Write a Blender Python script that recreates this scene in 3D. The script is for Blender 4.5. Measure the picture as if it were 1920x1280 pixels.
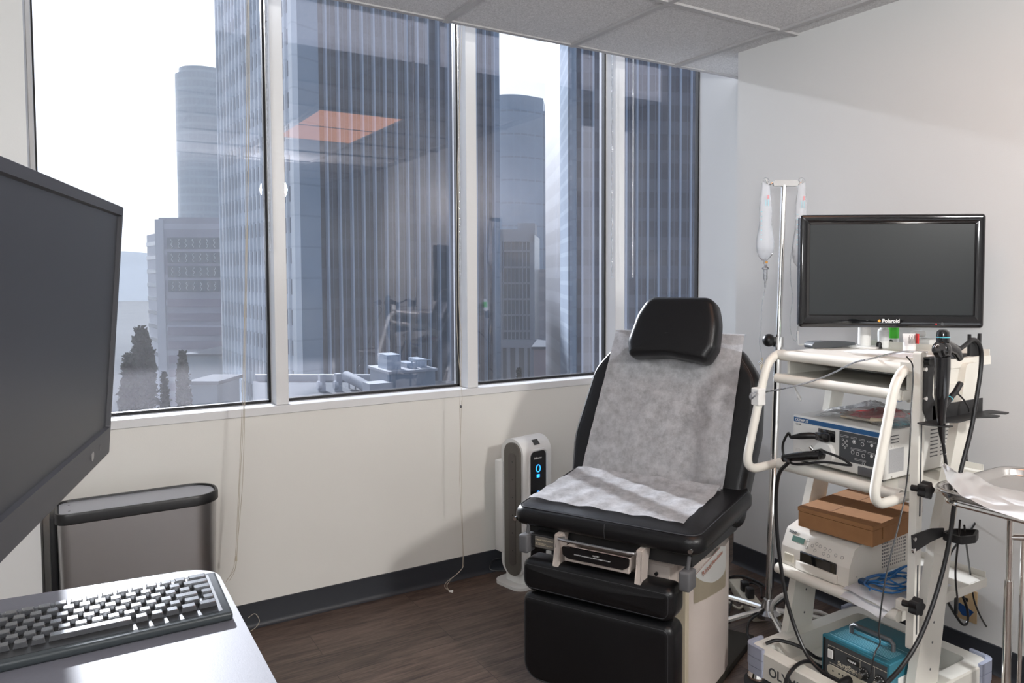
import bpy, bmesh, math, random
from mathutils import Vector, Matrix
R = math.radians
random.seed(7)
for o in list(bpy.data.objects): bpy.data.objects.remove(o)
S = bpy.context.scene
COL = S.collection

# ------------------------------------------------------------ camera
FPX, CX, CY, PITCH = 1461.0, 1100.0, 587.0, R(2.8)
YAW = math.atan((CX - 112) / FPX)
CAM = Vector((0, 0, 1.40))
cd = bpy.data.cameras.new('camera'); camo = bpy.data.objects.new('camera', cd); COL.objects.link(camo)
camo.location = CAM; camo.rotation_euler = (R(90) - PITCH, 0, -YAW)
cd.sensor_width = 36; cd.lens = FPX / 1920 * 36
cd.shift_x = -(CX - 960) / 1920; cd.shift_y = -(640 - CY) / 1920
cd.clip_start = .02; cd.clip_end = 3000
S.camera = camo
# ------------------------------------------------------------ view, world, sun
vs = S.view_settings
vs.view_transform = 'Standard'; vs.look = 'None'; vs.gamma = 1; vs.exposure = 0.5
try: vs.use_curve_mapping = False
except Exception: pass
SUN_AZ = math.atan2(-0.03, 1.0)       # sun stands beyond the window, a little to the left
SUN_EL = R(20)
sun_dir = Vector((math.sin(SUN_AZ) * math.cos(SUN_EL), math.cos(SUN_AZ) * math.cos(SUN_EL), math.sin(SUN_EL)))
W = bpy.data.worlds.new('sky'); S.world = W; W.use_nodes = True
wn = W.node_tree.nodes; wl = W.node_tree.links; wn.clear()
wo = wn.new('ShaderNodeOutputWorld'); bg = wn.new('ShaderNodeBackground'); wl.new(bg.outputs[0], wo.inputs[0])
tc = wn.new('ShaderNodeTexCoord'); dp = wn.new('ShaderNodeVectorMath'); dp.operation = 'DOT_PRODUCT'
wl.new(tc.outputs['Generated'], dp.inputs[0]); dp.inputs[1].default_value = sun_dir
cr = wn.new('ShaderNodeValToRGB'); wl.new(dp.outputs['Value'], cr.inputs[0])
e = cr.color_ramp.elements
e[0].position = 0.0; e[0].color = (.38, .43, .50, 1)
e[1].position = 1.0; e[1].color = (1.7, 1.7, 1.7, 1)
k = cr.color_ramp.elements.new(.52); k.color = (.56, .63, .72, 1)
k = cr.color_ramp.elements.new(.72); k.color = (.62, .69, .75, 1)
k = cr.color_ramp.elements.new(.82); k.color = (.82, .85, .89, 1)
k = cr.color_ramp.elements.new(.90); k.color = (1.25, 1.27, 1.30, 1)
nz = wn.new('ShaderNodeTexNoise'); nz.inputs['Scale'].default_value = 3.0; nz.inputs['Detail'].default_value = 5
mp = wn.new('ShaderNodeMapping'); mp.inputs['Scale'].default_value = (1, 1, 3)
wl.new(tc.outputs['Generated'], mp.inputs[0]); wl.new(mp.outputs[0], nz.inputs['Vector'])
mr = wn.new('ShaderNodeMapRange'); wl.new(nz.outputs['Fac'], mr.inputs[0])
mr.inputs['From Min'].default_value = .35; mr.inputs['From Max'].default_value = .7
mr.inputs['To Min'].default_value = .93; mr.inputs['To Max'].default_value = 1.06
mx = wn.new('ShaderNodeVectorMath'); mx.operation = 'SCALE'
wl.new(cr.outputs[0], mx.inputs[0]); wl.new(mr.outputs[0], mx.inputs['Scale'])
wl.new(mx.outputs[0], bg.inputs[0]); bg.inputs[1].default_value = .9
sl = bpy.data.lights.new('sun', 'SUN'); sl.energy = 11.5; sl.angle = R(1.2); sl.color = (1, .97, .93)
so = bpy.data.objects.new('sun', sl); COL.objects.link(so)
so.rotation_euler = sun_dir.to_track_quat('Z', 'Y').to_euler()
so.location = (0, 20, 20)
# unseen lamp added behind the camera, filling the room off the ceiling
fl = bpy.data.lights.new('bounce_fill', 'AREA'); fl.energy = 62; fl.shape = 'DISK'; fl.size = .35; fl.color = (.97, .985, 1); fl.spread = R(150)
fo = bpy.data.objects.new('bounce_fill', fl); COL.objects.link(fo); fo.location = (-.55, -.8, 1.6)
fo.rotation_euler = Vector((-.35, -.45, -1)).to_track_quat('Z', 'Y').to_euler()

# softbox flash beside the camera, the one mirrored as a glow in the first mullion
sf = bpy.data.lights.new('softbox_flash', 'AREA'); sf.energy = 34; sf.shape = 'DISK'; sf.size = .24; sf.color = (1, .98, .95)
sfo = bpy.data.objects.new('softbox_flash', sf); COL.objects.link(sfo); sfo.location = (1.69, -1.0, 2.2)
sfo.rotation_euler = (Vector((1.69, -1.0, 2.2)) - Vector((1.3, 2.6, .7))).to_track_quat('Z', 'Y').to_euler()

# ------------------------------------------------------------ helpers
def ray(x, y):
    fw = Vector((math.sin(YAW) * math.cos(PITCH), math.cos(YAW) * math.cos(PITCH), -math.sin(PITCH)))
    rt = Vector((math.cos(YAW), -math.sin(YAW), 0)); up = rt.cross(fw)
    return fw + rt * ((x - CX) / FPX) - up * ((y - CY) / FPX)
def onp(x, y, P, n):
    d = ray(x, y); n = Vector(n)
    return CAM + d * ((Vector(P) - CAM).dot(n) / d.dot(n))
def onx(x, y, X): return onp(x, y, (X, 0, 0), (1, 0, 0))
def ony(x, y, Y): return onp(x, y, (0, Y, 0), (0, 1, 0))
def onz(x, y, Z): return onp(x, y, (0, 0, Z), (0, 0, 1))
def dep(x, y, D): return CAM + ray(x, y) * D

def mat(name, col, rough=.5, metal=0., bump=0., bscale=50., var=0., vscale=8., coat=0., spec=.5, trans=0., ior=1.45, alpha=1., emit=None, estr=0., aniso=0., stretch=None, sheen=0.):
    m = bpy.data.materials.new(name); m.use_nodes = True
    nt = m.node_tree; n = nt.nodes; l = nt.links; b = n['Principled BSDF']
    b.inputs['Base Color'].default_value = (*col, 1); b.inputs['Roughness'].default_value = rough
    b.inputs['Metallic'].default_value = metal; b.inputs['Coat Weight'].default_value = coat
    b.inputs['Specular IOR Level'].default_value = spec; b.inputs['Transmission Weight'].default_value = trans
    b.inputs['IOR'].default_value = ior; b.inputs['Alpha'].default_value = alpha
    b.inputs['Anisotropic'].default_value = aniso; b.inputs['Sheen Weight'].default_value = sheen
    if emit: b.inputs['Emission Color'].default_value = (*emit, 1); b.inputs['Emission Strength'].default_value = estr
    t = n.new('ShaderNodeTexCoord'); mpp = n.new('ShaderNodeMapping'); l.new(t.outputs['Object'], mpp.inputs[0])
    if stretch: mpp.inputs['Scale'].default_value = stretch
    if bump:
        q = n.new('ShaderNodeTexNoise'); q.inputs['Scale'].default_value = bscale; q.inputs['Detail'].default_value = 4
        l.new(mpp.outputs[0], q.inputs['Vector'])
        bp = n.new('ShaderNodeBump'); bp.inputs['Strength'].default_value = bump; bp.inputs['Distance'].default_value = .002
        l.new(q.outputs['Fac'], bp.inputs['Height']); l.new(bp.outputs[0], b.inputs['Normal'])
    if var:
        q = n.new('ShaderNodeTexNoise'); q.inputs['Scale'].default_value = vscale; q.inputs['Detail'].default_value = 6
        l.new(mpp.outputs[0], q.inputs['Vector'])
        rr = n.new('ShaderNodeMapRange'); l.new(q.outputs['Fac'], rr.inputs[0])
        rr.inputs['From Min'].default_value = .3; rr.inputs['From Max'].default_value = .7
        rr.inputs['To Min'].default_value = 1 - var; rr.inputs['To Max'].default_value = 1 + var
        s = n.new('ShaderNodeVectorMath'); s.operation = 'SCALE'; s.inputs[0].default_value = col
        l.new(rr.outputs[0], s.inputs['Scale']); l.new(s.outputs[0], b.inputs['Base Color'])
    return m

M = {}
M['wall'] = mat('wall_paint', (.66, .66, .65), .42, bump=.12, bscale=260)
M['wallw'] = mat('window_wall_paint', (.76, .745, .70), .42, bump=.1, bscale=260)
M['ceil'] = mat('ceiling_tile', (.60, .59, .59), .95, bump=1, bscale=240, var=.22, vscale=190)
M['grid'] = mat('ceiling_grid', (.44, .43, .43), .5)
M['base'] = mat('rubber_baseboard', (.030, .033, .040), .45, bump=.1, bscale=120)
M['alu'] = mat('white_aluminium', (.72, .72, .72), .35, bump=.1, bscale=60, stretch=(30, 30, 1))
M['gasket'] = mat('black_gasket', (.012, .011, .012), .4)
M['leather'] = mat('black_vinyl', (.007, .007, .008), .30, bump=.25, bscale=380, spec=.42)
M['leather_wr'] = mat('seam_thread', (.03, .03, .034), .6)
M['beige'] = mat('beige_enamel', (.50, .44, .40), .38, var=.03, bump=.05, bscale=200)
M['tan'] = mat('tan_plastic', (.50, .44, .33), .45)
M['chrome'] = mat('chrome', (.80, .79, .77), .12, 1.)
M['steel'] = mat('brushed_steel', (.46, .45, .45), .30, 1., bump=.12, bscale=60, stretch=(1, 1, 60))
M['steel_top'] = mat('polished_steel_tray', (.66, .64, .62), .22, 1.)
M['blackp'] = mat('black_plastic', (.012, .012, .013), .35)
M['blackg'] = mat('gloss_black_plastic', (.006, .006, .007), .08, coat=.6)
M['blackm'] = mat('black_powder_coat', (.018, .018, .019), .5, bump=.1, bscale=300)
M['greyp'] = mat('dark_grey_plastic', (.11, .11, .115), .5, bump=.1, bscale=300)
M['screen'] = mat('matte_screen', (.020, .024, .026), .36, spec=.3)
M['screen2'] = mat('monitor_screen', (.035, .038, .045), .38, spec=.35)
M['bezel2'] = mat('monitor_bezel', (.040, .042, .050), .42)
M['cart'] = mat('cream_cart_enamel', (.70, .68, .62), .33, var=.02)
M['cartin'] = mat('cart_tray_enamel', (.66, .67, .67), .4)
M['bump'] = mat('grey_blue_rubber', (.30, .32, .40), .55)
M['device'] = mat('off_white_device_case', (.72, .71, .68), .4, bump=.05, bscale=300)
M['blue'] = mat('blue_band', (.02, .10, .25), .4)
M['white'] = mat('white_plastic', (.80, .80, .78), .35)
M['ink'] = mat('dark_print', (.05, .05, .05), .6)
M['inkw'] = mat('white_print', (.75, .75, .75), .6)
M['card'] = mat('brown_cardboard', (.31, .15, .062), .8, bump=.2, bscale=90, var=.06, vscale=30)
M['teal'] = mat('teal_enamel', (.03, .17, .23), .38)
M['panelg'] = mat('dark_grey_panel', (.06, .065, .07), .5)
M['ivory'] = mat('ivory_plastic', (.58, .54, .44), .4)
M['cable'] = mat('black_cable', (.010, .010, .011), .33)
M['cablew'] = mat('white_cable', (.62, .60, .57), .45)
M['cableb'] = mat('blue_cable', (.012, .10, .28), .4)
M['cord'] = mat('beige_blind_cord', (.50, .45, .37), .8)
M['tape'] = mat('blue_tape', (.01, .06, .20), .6)
M['outlet'] = mat('beige_wall_plate', (.52, .38, .22), .4)
M['plasw'] = mat('white_sheet_paper', (.82, .83, .86), .8)
M['drape'] = mat('white_drape_cloth', (.80, .80, .80), .95, spec=.05)
M['keyt'] = mat('black_keycap', (.045, .047, .052), .22, spec=1.0, coat=.3)
M['kbb'] = mat('keyboard_case', (.035, .042, .046), .32)
M['desk'] = mat('grey_laminate_desk', (.115, .115, .135), .5, spec=.3, bump=.05, bscale=500, var=.03, vscale=200)
M['lcd'] = mat('green_lcd', (.10, .18, .15), .25)
M['green'] = mat('green_label', (.08, .62, .04), .5)
M['red'] = mat('red_label', (.55, .02, .02), .5)
M['cyan'] = mat('cyan_plastic', (.10, .50, .60), .4)
M['orange'] = mat('orange_plastic', (.75, .35, .05), .4)
M['purg'] = mat('dark_bronze_plastic', (.13, .12, .105), .4)
M['lidglass'] = mat('brushed_lid', (.45, .46, .50), .35, metal=.3)
M['ledblue'] = mat('blue_led', (.0, .1, .6), .3, emit=(.02, .25, 1), estr=2.5)
M['ledred'] = mat('red_led', (.6, .0, .0), .3, emit=(1, .02, .02), estr=3)
M['offwhite'] = mat('translucent_label', (.66, .66, .66), .6)
M['brown_wd'] = mat('mat_brown', (.02, .017, .012), .7)

def clear_plastic(name, tint=(.93, .95, .97), gloss=.22, milk=.05, rough=.06):
    m = bpy.data.materials.new(name); m.use_nodes = True; nt = m.node_tree; n = nt.nodes; l = nt.links; n.clear()
    o = n.new('ShaderNodeOutputMaterial'); t = n.new('ShaderNodeBsdfTransparent'); t.inputs[0].default_value = (*tint, 1)
    g = n.new('ShaderNodeBsdfGlossy'); g.inputs['Roughness'].default_value = rough
    d = n.new('ShaderNodeBsdfDiffuse'); d.inputs[0].default_value = (.8, .82, .85, 1)
    lw = n.new('ShaderNodeLayerWeight'); lw.inputs['Blend'].default_value = gloss
    q = n.new('ShaderNodeTexNoise'); q.inputs['Scale'].default_value = 35; q.inputs['Detail'].default_value = 3
    tcc = n.new('ShaderNodeTexCoord'); l.new(tcc.outputs['Object'], q.inputs['Vector'])
    bp = n.new('ShaderNodeBump'); bp.inputs['Strength'].default_value = .8; bp.inputs['Distance'].default_value = .01
    l.new(q.outputs['Fac'], bp.inputs['Height']); l.new(bp.outputs[0], g.inputs['Normal']); l.new(bp.outputs[0], lw.inputs['Normal'])
    a = n.new('ShaderNodeMixShader'); a.inputs[0].default_value = milk; l.new(t.outputs[0], a.inputs[1]); l.new(d.outputs[0], a.inputs[2])
    b = n.new('ShaderNodeMixShader'); l.new(lw.outputs['Fresnel'], b.inputs[0]); l.new(a.outputs[0], b.inputs[1]); l.new(g.outputs[0], b.inputs[2])
    l.new(b.outputs[0], o.inputs[0]); return m
M['clear'] = clear_plastic('clear_plastic', (.95, .96, .98), .25, .16, .05)
M['bagfluid'] = clear_plastic('clear_fluid_bag', (.96, .98, 1.0), .20, .30, .10)
M['tubing'] = clear_plastic('clear_tubing', (.85, .87, .9), .4, .25)
def glass_mat():
    m = bpy.data.materials.new('window_glass'); m.use_nodes = True; nt = m.node_tree; n = nt.nodes; l = nt.links; n.clear()
    o = n.new('ShaderNodeOutputMaterial'); t = n.new('ShaderNodeBsdfTransparent'); t.inputs[0].default_value = (.86, .90, .97, 1)
    g = n.new('ShaderNodeBsdfGlossy'); g.inputs['Roughness'].default_value = .0; g.inputs[0].default_value = (1, .93, .95, 1)
    lw = n.new('ShaderNodeLayerWeight'); lw.inputs['Blend'].default_value = .5
    fr = n.new('ShaderNodeMath'); fr.operation = 'POWER'; fr.inputs[1].default_value = 4.5; l.new(lw.outputs['Facing'], fr.inputs[0])
    mm = n.new('ShaderNodeMath'); mm.operation = 'MULTIPLY_ADD'; mm.inputs[1].default_value = .8; mm.inputs[2].default_value = .06
    l.new(fr.outputs[0], mm.inputs[0])
    # dust specks and smears on the pane
    tcc = n.new('ShaderNodeTexCoord'); v = n.new('ShaderNodeTexVoronoi'); v.inputs['Scale'].default_value = 16
    l.new(tcc.outputs['Object'], v.inputs['Vector'])
    lt = n.new('ShaderNodeMath'); lt.operation = 'LESS_THAN'; lt.inputs[1].default_value = .035; l.new(v.outputs['Distance'], lt.inputs[0])
    q = n.new('ShaderNodeTexNoise'); q.inputs['Scale'].default_value = 3; q.inputs['Detail'].default_value = 6; l.new(tcc.outputs['Object'], q.inputs['Vector'])
    r2 = n.new('ShaderNodeMapRange'); l.new(q.outputs['Fac'], r2.inputs[0]); r2.inputs['From Min'].default_value = .4; r2.inputs['From Max'].default_value = .75
    r2.inputs['To Min'].default_value = .001; r2.inputs['To Max'].default_value = .007
    ad = n.new('ShaderNodeMath'); ad.operation = 'MULTIPLY_ADD'; ad.inputs[1].default_value = .05; l.new(lt.outputs[0], ad.inputs[0]); l.new(r2.outputs[0], ad.inputs[2])
    tl = n.new('ShaderNodeBsdfTranslucent'); tl.inputs[0].default_value = (.9, .9, .9, 1)
    a = n.new('ShaderNodeMixShader'); l.new(ad.outputs[0], a.inputs[0]); l.new(t.outputs[0], a.inputs[1]); l.new(tl.outputs[0], a.inputs[2])
    b = n.new('ShaderNodeMixShader'); l.new(mm.outputs[0], b.inputs[0]); l.new(a.outputs[0], b.inputs[1]); l.new(g.outputs[0], b.inputs[2])
    l.new(b.outputs[0], o.inputs[0]); return m
M['glass'] = glass_mat()
def paper_mat():
    m = mat('exam_paper', (.60, .60, .61), .9, bump=.5, bscale=260)
    n = m.node_tree.nodes; l = m.node_tree.links; b = n['Principled BSDF']
    q = n.new('ShaderNodeTexNoise'); q.inputs['Scale'].default_value = 28; q.inputs['Detail'].default_value = 12; q.inputs['Roughness'].default_value = .75
    t = n.new('ShaderNodeTexCoord'); l.new(t.outputs['Object'], q.inputs['Vector'])
    r = n.new('ShaderNodeValToRGB'); l.new(q.outputs['Fac'], r.inputs[0])
    r.color_ramp.elements[0].position = .3; r.color_ramp.elements[0].color = (.44, .44, .45, 1)
    r.color_ramp.elements[1].position = .62; r.color_ramp.elements[1].color = (.74, .74, .76, 1)
    l.new(r.outputs[0], b.inputs['Base Color']); return m
M['paper'] = paper_mat()
def floor_mat():
    m = bpy.data.materials.new('walnut_vinyl_plank'); m.use_nodes = True; nt = m.node_tree; n = nt.nodes; l = nt.links; b = n['Principled BSDF']
    t = n.new('ShaderNodeTexCoord')
    br = n.new('ShaderNodeTexBrick'); br.inputs['Scale'].default_value = 1; br.inputs['Brick Width'].default_value = 1.22
    br.inputs['Row Height'].default_value = .18; br.inputs['Mortar Size'].default_value = .0008; br.offset = .37
    br.inputs['Color1'].default_value = (0, 0, 0, 1); br.inputs['Color2'].default_value = (1, 1, 1, 1); br.inputs['Mortar'].default_value = (.5, .5, .5, 1)
    l.new(t.outputs['Object'], br.inputs['Vector'])
    mpp = n.new('ShaderNodeMapping'); mpp.inputs['Scale'].default_value = (1.3, 14, 1); l.new(t.outputs['Object'], mpp.inputs[0])
    add = n.new('ShaderNodeVectorMath'); add.operation = 'MULTIPLY_ADD'; add.inputs[1].default_value = (7, 3, 0)
    l.new(br.outputs['Color'], add.inputs[0]); l.new(mpp.outputs[0], add.inputs[2])
    q = n.new('ShaderNodeTexNoise'); q.inputs['Scale'].default_value = 1.2; q.inputs['Detail'].default_value = 8; q.inputs['Distortion'].default_value = 1.4
    l.new(add.outputs[0], q.inputs['Vector'])
    w = n.new('ShaderNodeTexNoise'); w.inputs['Scale'].default_value = 9; w.inputs['Detail'].default_value = 6; w.inputs['Distortion'].default_value = .6
    l.new(add.outputs[0], w.inputs['Vector'])
    av = n.new('ShaderNodeMath'); av.operation = 'ADD'; l.new(q.outputs['Fac'], av.inputs[0]); l.new(w.outputs['Fac'], av.inputs[1])
    hv = n.new('ShaderNodeMath'); hv.operation = 'MULTIPLY'; hv.inputs[1].default_value = .5; l.new(av.outputs[0], hv.inputs[0])
    r = n.new('ShaderNodeValToRGB'); l.new(hv.outputs[0], r.inputs[0])
    r.color_ramp.elements[0].position = .34; r.color_ramp.elements[0].color = (.032, .019, .014, 1)
    r.color_ramp.elements[1].position = .64; r.color_ramp.elements[1].color = (.165, .115, .09, 1)
    hs = n.new('ShaderNodeHueSaturation'); l.new(r.outputs[0], hs.inputs['Color'])
    m2 = n.new('ShaderNodeMapRange'); l.new(br.outputs['Color'], m2.inputs[0]); m2.inputs['To Min'].default_value = .85; m2.inputs['To Max'].default_value = 1.15
    l.new(m2.outputs[0], hs.inputs['Value'])
    mf = n.new('ShaderNodeMixRGB'); mf.inputs[2].default_value = (.01, .007, .005, 1); l.new(br.outputs['Fac'], mf.inputs[0]); l.new(hs.outputs[0], mf.inputs[1])
    l.new(mf.outputs[0], b.inputs['Base Color']); b.inputs['Roughness'].default_value = .42
    bp = n.new('ShaderNodeBump'); bp.inputs['Strength'].default_value = .25; bp.inputs['Distance'].default_value = .001
    l.new(hv.outputs[0], bp.inputs['Height']); l.new(bp.outputs[0], b.inputs['Normal'])
    return m
M['floor'] = floor_mat()

# ---- mesh builders
def NB(): return bmesh.new()
def box(bm, x0, x1, y0, y1, z0, z1, bev=0, seg=2, mx=None):
    r = bmesh.ops.create_cube(bm, size=1)
    vs_ = r['verts']
    for v in vs_:
        v.co = Vector(((x0 + x1) / 2 + v.co.x * (x1 - x0), (y0 + y1) / 2 + v.co.y * (y1 - y0), (z0 + z1) / 2 + v.co.z * (z1 - z0)))
    if bev:
        es = list({e_ for v in vs_ for e_ in v.link_edges})
        rr = bmesh.ops.bevel(bm, geom=es, offset=bev, segments=seg, profile=.5, affect='EDGES')
        vs_ = list({v for f in rr['faces'] for v in f.verts} | {v for v in vs_ if v.is_valid})
    if mx is not None:
        for v in vs_: v.co = mx @ v.co
    return vs_
def frame_from(d):
    d = d.normalized(); a = Vector((0, 0, 1)) if abs(d.z) < .9 else Vector((1, 0, 0))
    u = d.cross(a).normalized(); return u, d.cross(u).normalized()
def smooth_pts(pts, k=6):
    pts = [Vector(p) for p in pts]
    if len(pts) < 3: return pts
    out = []
    P = [pts[0] * 2 - pts[1]] + pts + [pts[-1] * 2 - pts[-2]]
    for i in range(1, len(P) - 2):
        a, b, c, d = P[i - 1], P[i], P[i + 1], P[i + 2]
        for j in range(k):
            t = j / k
            out.append(.5 * ((2 * b) + (c - a) * t + (2 * a - 5 * b + 4 * c - d) * t * t + (3 * b - a - 3 * c + d) * t ** 3))
    out.append(pts[-1]); return out
def tube(bm, pts, r, n=8, sm=0, closed=False, rs=None):
    pts = [Vector(p) for p in pts]
    if sm: pts = smooth_pts(pts, sm)
    N = len(pts); rings = []; u = None
    for i, p in enumerate(pts):
        if closed: d = pts[(i + 1) % N] - pts[i - 1]
        else: d = (pts[min(i + 1, N - 1)] - pts[max(i - 1, 0)])
        if d.length < 1e-9: d = Vector((0, 0, 1))
        d.normalize()
        if u is None: u, w = frame_from(d)
        else:
            u = (u - d * u.dot(d)); u.normalize(); w = d.cross(u)
        rr = r if rs is None else rs[min(int(i * len(rs) / N), len(rs) - 1)] if len(rs) != N else rs[i]
        rings.append([bm.verts.new(p + (u * math.cos(2 * math.pi * j / n) + w * math.sin(2 * math.pi * j / n)) * rr) for j in range(n)])
    for i in range(N - 1 if not closed else N):
        a, b = rings[i], rings[(i + 1) % N]
        for j in range(n): bm.faces.new((a[j], a[(j + 1) % n], b[(j + 1) % n], b[j]))
    if not closed:
        bm.faces.new(rings[0][::-1]); bm.faces.new(rings[-1])
def cyl(bm, p0, p1, r0, r1=None, n=20):
    tube(bm, [p0, p1], r0, n, rs=[r0, r0 if r1 is None else r1])
def lathe(bm, prof, c=(0, 0, 0), n=24, d=(0, 0, 1)):
    c = Vector(c); d = Vector(d).normalized(); u, w = frame_from(d); rings = []
    for r, z in prof:
        rings.append([bm.verts.new(c + d * z + (u * math.cos(2 * math.pi * j / n) + w * math.sin(2 * math.pi * j / n)) * max(r, 1e-4)) for j in range(n)])
    for a, b in zip(rings, rings[1:]):
        for j in range(n): bm.faces.new((a[j], a[(j + 1) % n], b[(j + 1) % n], b[j]))
    bm.faces.new(rings[0][::-1]); bm.faces.new(rings[-1])
def prism(bm, poly, f, t0, t1):
    """poly: 2D points; f(a, b, t) -> 3D"""
    A = [bm.verts.new(f(a, b, t0)) for a, b in poly]; B = [bm.verts.new(f(a, b, t1)) for a, b in poly]
    n = len(poly)
    for i in range(n): bm.faces.new((A[i], A[(i + 1) % n], B[(i + 1) % n], B[i]))
    bm.faces.new(A[::-1]); bm.faces.new(B)
def rpoly(pts, rad, seg=8):
    """rounded polygon; rad scalar or list"""
    out = []; n = len(pts)
    if not hasattr(rad, '__len__'): rad = [rad] * n
    for i in range(n):
        p = Vector((*pts[i], 0)); a = Vector((*pts[i - 1], 0)) - p; b = Vector((*pts[(i + 1) % n], 0)) - p
        a.normalize(); b.normalize(); r = rad[i]
        if r <= 0: out.append((p.x, p.y)); continue
        ang = a.angle(b); t = r / math.tan(ang / 2); c = p + (a + b).normalized() * (r / math.sin(ang / 2))
        s = p + a * t - c; e_ = p + b * t - c
        a0 = math.atan2(s.y, s.x); a1 = math.atan2(e_.y, e_.x); d = (a1 - a0 + math.pi) % (2 * math.pi) - math.pi
        for k_ in range(seg + 1):
            th = a0 + d * k_ / seg; out.append((c.x + r * math.cos(th), c.y + r * math.sin(th)))
    return out
def inset(poly, d):
    n = len(poly); area = sum(poly[i][0] * poly[(i + 1) % n][1] - poly[(i + 1) % n][0] * poly[i][1] for i in range(n))
    s = 1 if area > 0 else -1; out = []
    for i in range(n):
        ax = poly[(i + 1) % n][0] - poly[i - 1][0]; ay = poly[(i + 1) % n][1] - poly[i - 1][1]; L = math.hypot(ax, ay) or 1
        out.append((poly[i][0] - s * ay / L * d, poly[i][1] + s * ax / L * d))
    return out
def cushion(bm, poly, f, t, er, crown=.008, back_er=None):
    """padded slab: back at 0, front at t, rounded edges of radius er"""
    be = er * .5 if back_er is None else back_er; rings = []
    for k_ in range(5):
        a = math.pi / 2 * k_ / 4; rings.append((be * (1 - math.sin(a)), be * (1 - math.cos(a))))
    for k_ in range(7):
        a = math.pi / 2 * k_ / 6; rings.append((er * (1 - math.cos(a)), t - er + er * math.sin(a)))
    V_ = []
    for ins, z in rings:
        V_.append([bm.verts.new(f(a, b, z)) for a, b in inset(poly, ins)])
    last = inset(poly, er); cx_ = sum(p[0] for p in last) / len(last); cy_ = sum(p[1] for p in last) / len(last)
    for sc in (.85, .65, .4, .15):
        V_.append([bm.verts.new(f(cx_ + (a - cx_) * sc, cy_ + (b - cy_) * sc, t + crown * (1 - sc ** 2))) for a, b in last])
    n = len(poly)
    for A, B in zip(V_, V_[1:]):
        for i in range(n): bm.faces.new((A[i], A[(i + 1) % n], B[(i + 1) % n], B[i]))
    bm.faces.new(V_[0][::-1]); bm.faces.new(V_[-1])
def grid(bm, fn, nu, nv, thick=0):
    g = [[bm.verts.new(fn(i / nu, j / nv)) for j in range(nv + 1)] for i in range(nu + 1)]
    fs = [bm.faces.new((g[i][j], g[i + 1][j], g[i + 1][j + 1], g[i][j + 1])) for i in range(nu) for j in range(nv)]
    if thick: bmesh.ops.solidify(bm, geom=fs, thickness=thick)
def sphere(bm, c, r, sz=1, n=16):
    bmesh.ops.create_uvsphere(bm, u_segments=n, v_segments=n // 2, radius=r, matrix=Matrix.Translation(c) @ Matrix.Diagonal((1, 1, sz, 1)))

def obj(name, bm, m, parent=None, smooth=True, world=False, loc=None, label=None, sharp=35):
    """world=True: mesh coordinates are world coordinates"""
    bmesh.ops.recalc_face_normals(bm, faces=bm.faces)
    me = bpy.data.meshes.new(name); 
    if world:
        if parent is not None: mi = parent.matrix_basis.inverted() if parent.parent is None else (parent.parent.matrix_basis @ parent.matrix_basis).inverted()
        else:
            xs = [v.co.x for v in bm.verts]; ys = [v.co.y for v in bm.verts]; zs = [v.co.z for v in bm.verts]
            loc = Vector(((min(xs) + max(xs)) / 2, (min(ys) + max(ys)) / 2, min(zs))); mi = Matrix.Translation(-loc)
        bm.transform(mi)
    bm.to_mesh(me); bm.free()
    if isinstance(m, (list, tuple)):
        for q in m: me.materials.append(q)
    else: me.materials.append(m)
    if smooth:
        for p in me.polygons: p.use_smooth = True
        try: me.set_sharp_from_angle(angle=R(sharp))
        except Exception: pass
    o = bpy.data.objects.new(name, me); COL.objects.link(o)
    if parent is not None: o.parent = parent
    if loc is not None: o.location = loc
    if label: o['label'] = label
    return o
def thing(name, label, cat, loc=(0, 0, 0), rz=0, group=None):
    o = bpy.data.objects.new(name, None); COL.objects.link(o); o.empty_display_size = .1
    o.location = loc; o.rotation_euler = (0, 0, rz)
    o.matrix_basis = Matrix.Translation(loc) @ Matrix.Rotation(rz, 4, 'Z')
    o['label'] = label; o['category'] = cat
    if group: o['group'] = group
    return o
def tag(o, label, cat, group=None, kind=None):
    o['label'] = label; o['category'] = cat
    if group: o['group'] = group
    if kind: o['kind'] = kind
    return o
def struct(o): o['kind'] = 'structure'; return o
def text(name, s, size, parent, m, P, X, N, ext=.0004, align='LEFT', bold=0, world=True, shear=0):
    """lettering: P origin, X reading direction, N facing direction (world coordinates)"""
    c = bpy.data.curves.new(name, 'FONT'); c.body = s; c.size = size; c.extrude = ext; c.align_x = align; c.offset = bold; c.shear = shear
    t = bpy.data.objects.new(name + '_tmp', c); COL.objects.link(t)
    dg = bpy.context.evaluated_depsgraph_get(); me = bpy.data.meshes.new_from_object(t.evaluated_get(dg))
    bpy.data.objects.remove(t)
    X = Vector(X).normalized(); N = Vector(N).normalized(); Y = N.cross(X).normalized()
    T = Matrix(((X.x, Y.x, N.x, P[0]), (X.y, Y.y, N.y, P[1]), (X.z, Y.z, N.z, P[2]), (0, 0, 0, 1)))
    if world: 
        pm = parent.matrix_basis if parent.parent is None else parent.parent.matrix_basis @ parent.matrix_basis
        T = pm.inverted() @ T
    me.transform(T); me.materials.clear(); me.materials.append(m); me.name = name
    o = bpy.data.objects.new(name, me); COL.objects.link(o); o.parent = parent
    return o

# ------------------------------------------------------------ room
XR, YW, YC, ZC = 2.692, 3.258, 3.04, 2.45     # right wall, window wall, ceiling edge, ceiling height
YG = 3.37; XL = -1.7; YB = -2.6; ZTOP = 2.80; XE = 3.045; YRE = 2.70
b = NB(); box(b, XL - .1, XE + .1, YB - .1, YG + .1, -.2, 0); struct(obj('floor', b, M['floor'], smooth=False))
b = NB(); box(b, XL - .1, XE, YB - .1, YC, ZC, ZTOP); struct(obj('ceiling', b, M['ceil'], smooth=False))
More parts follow.
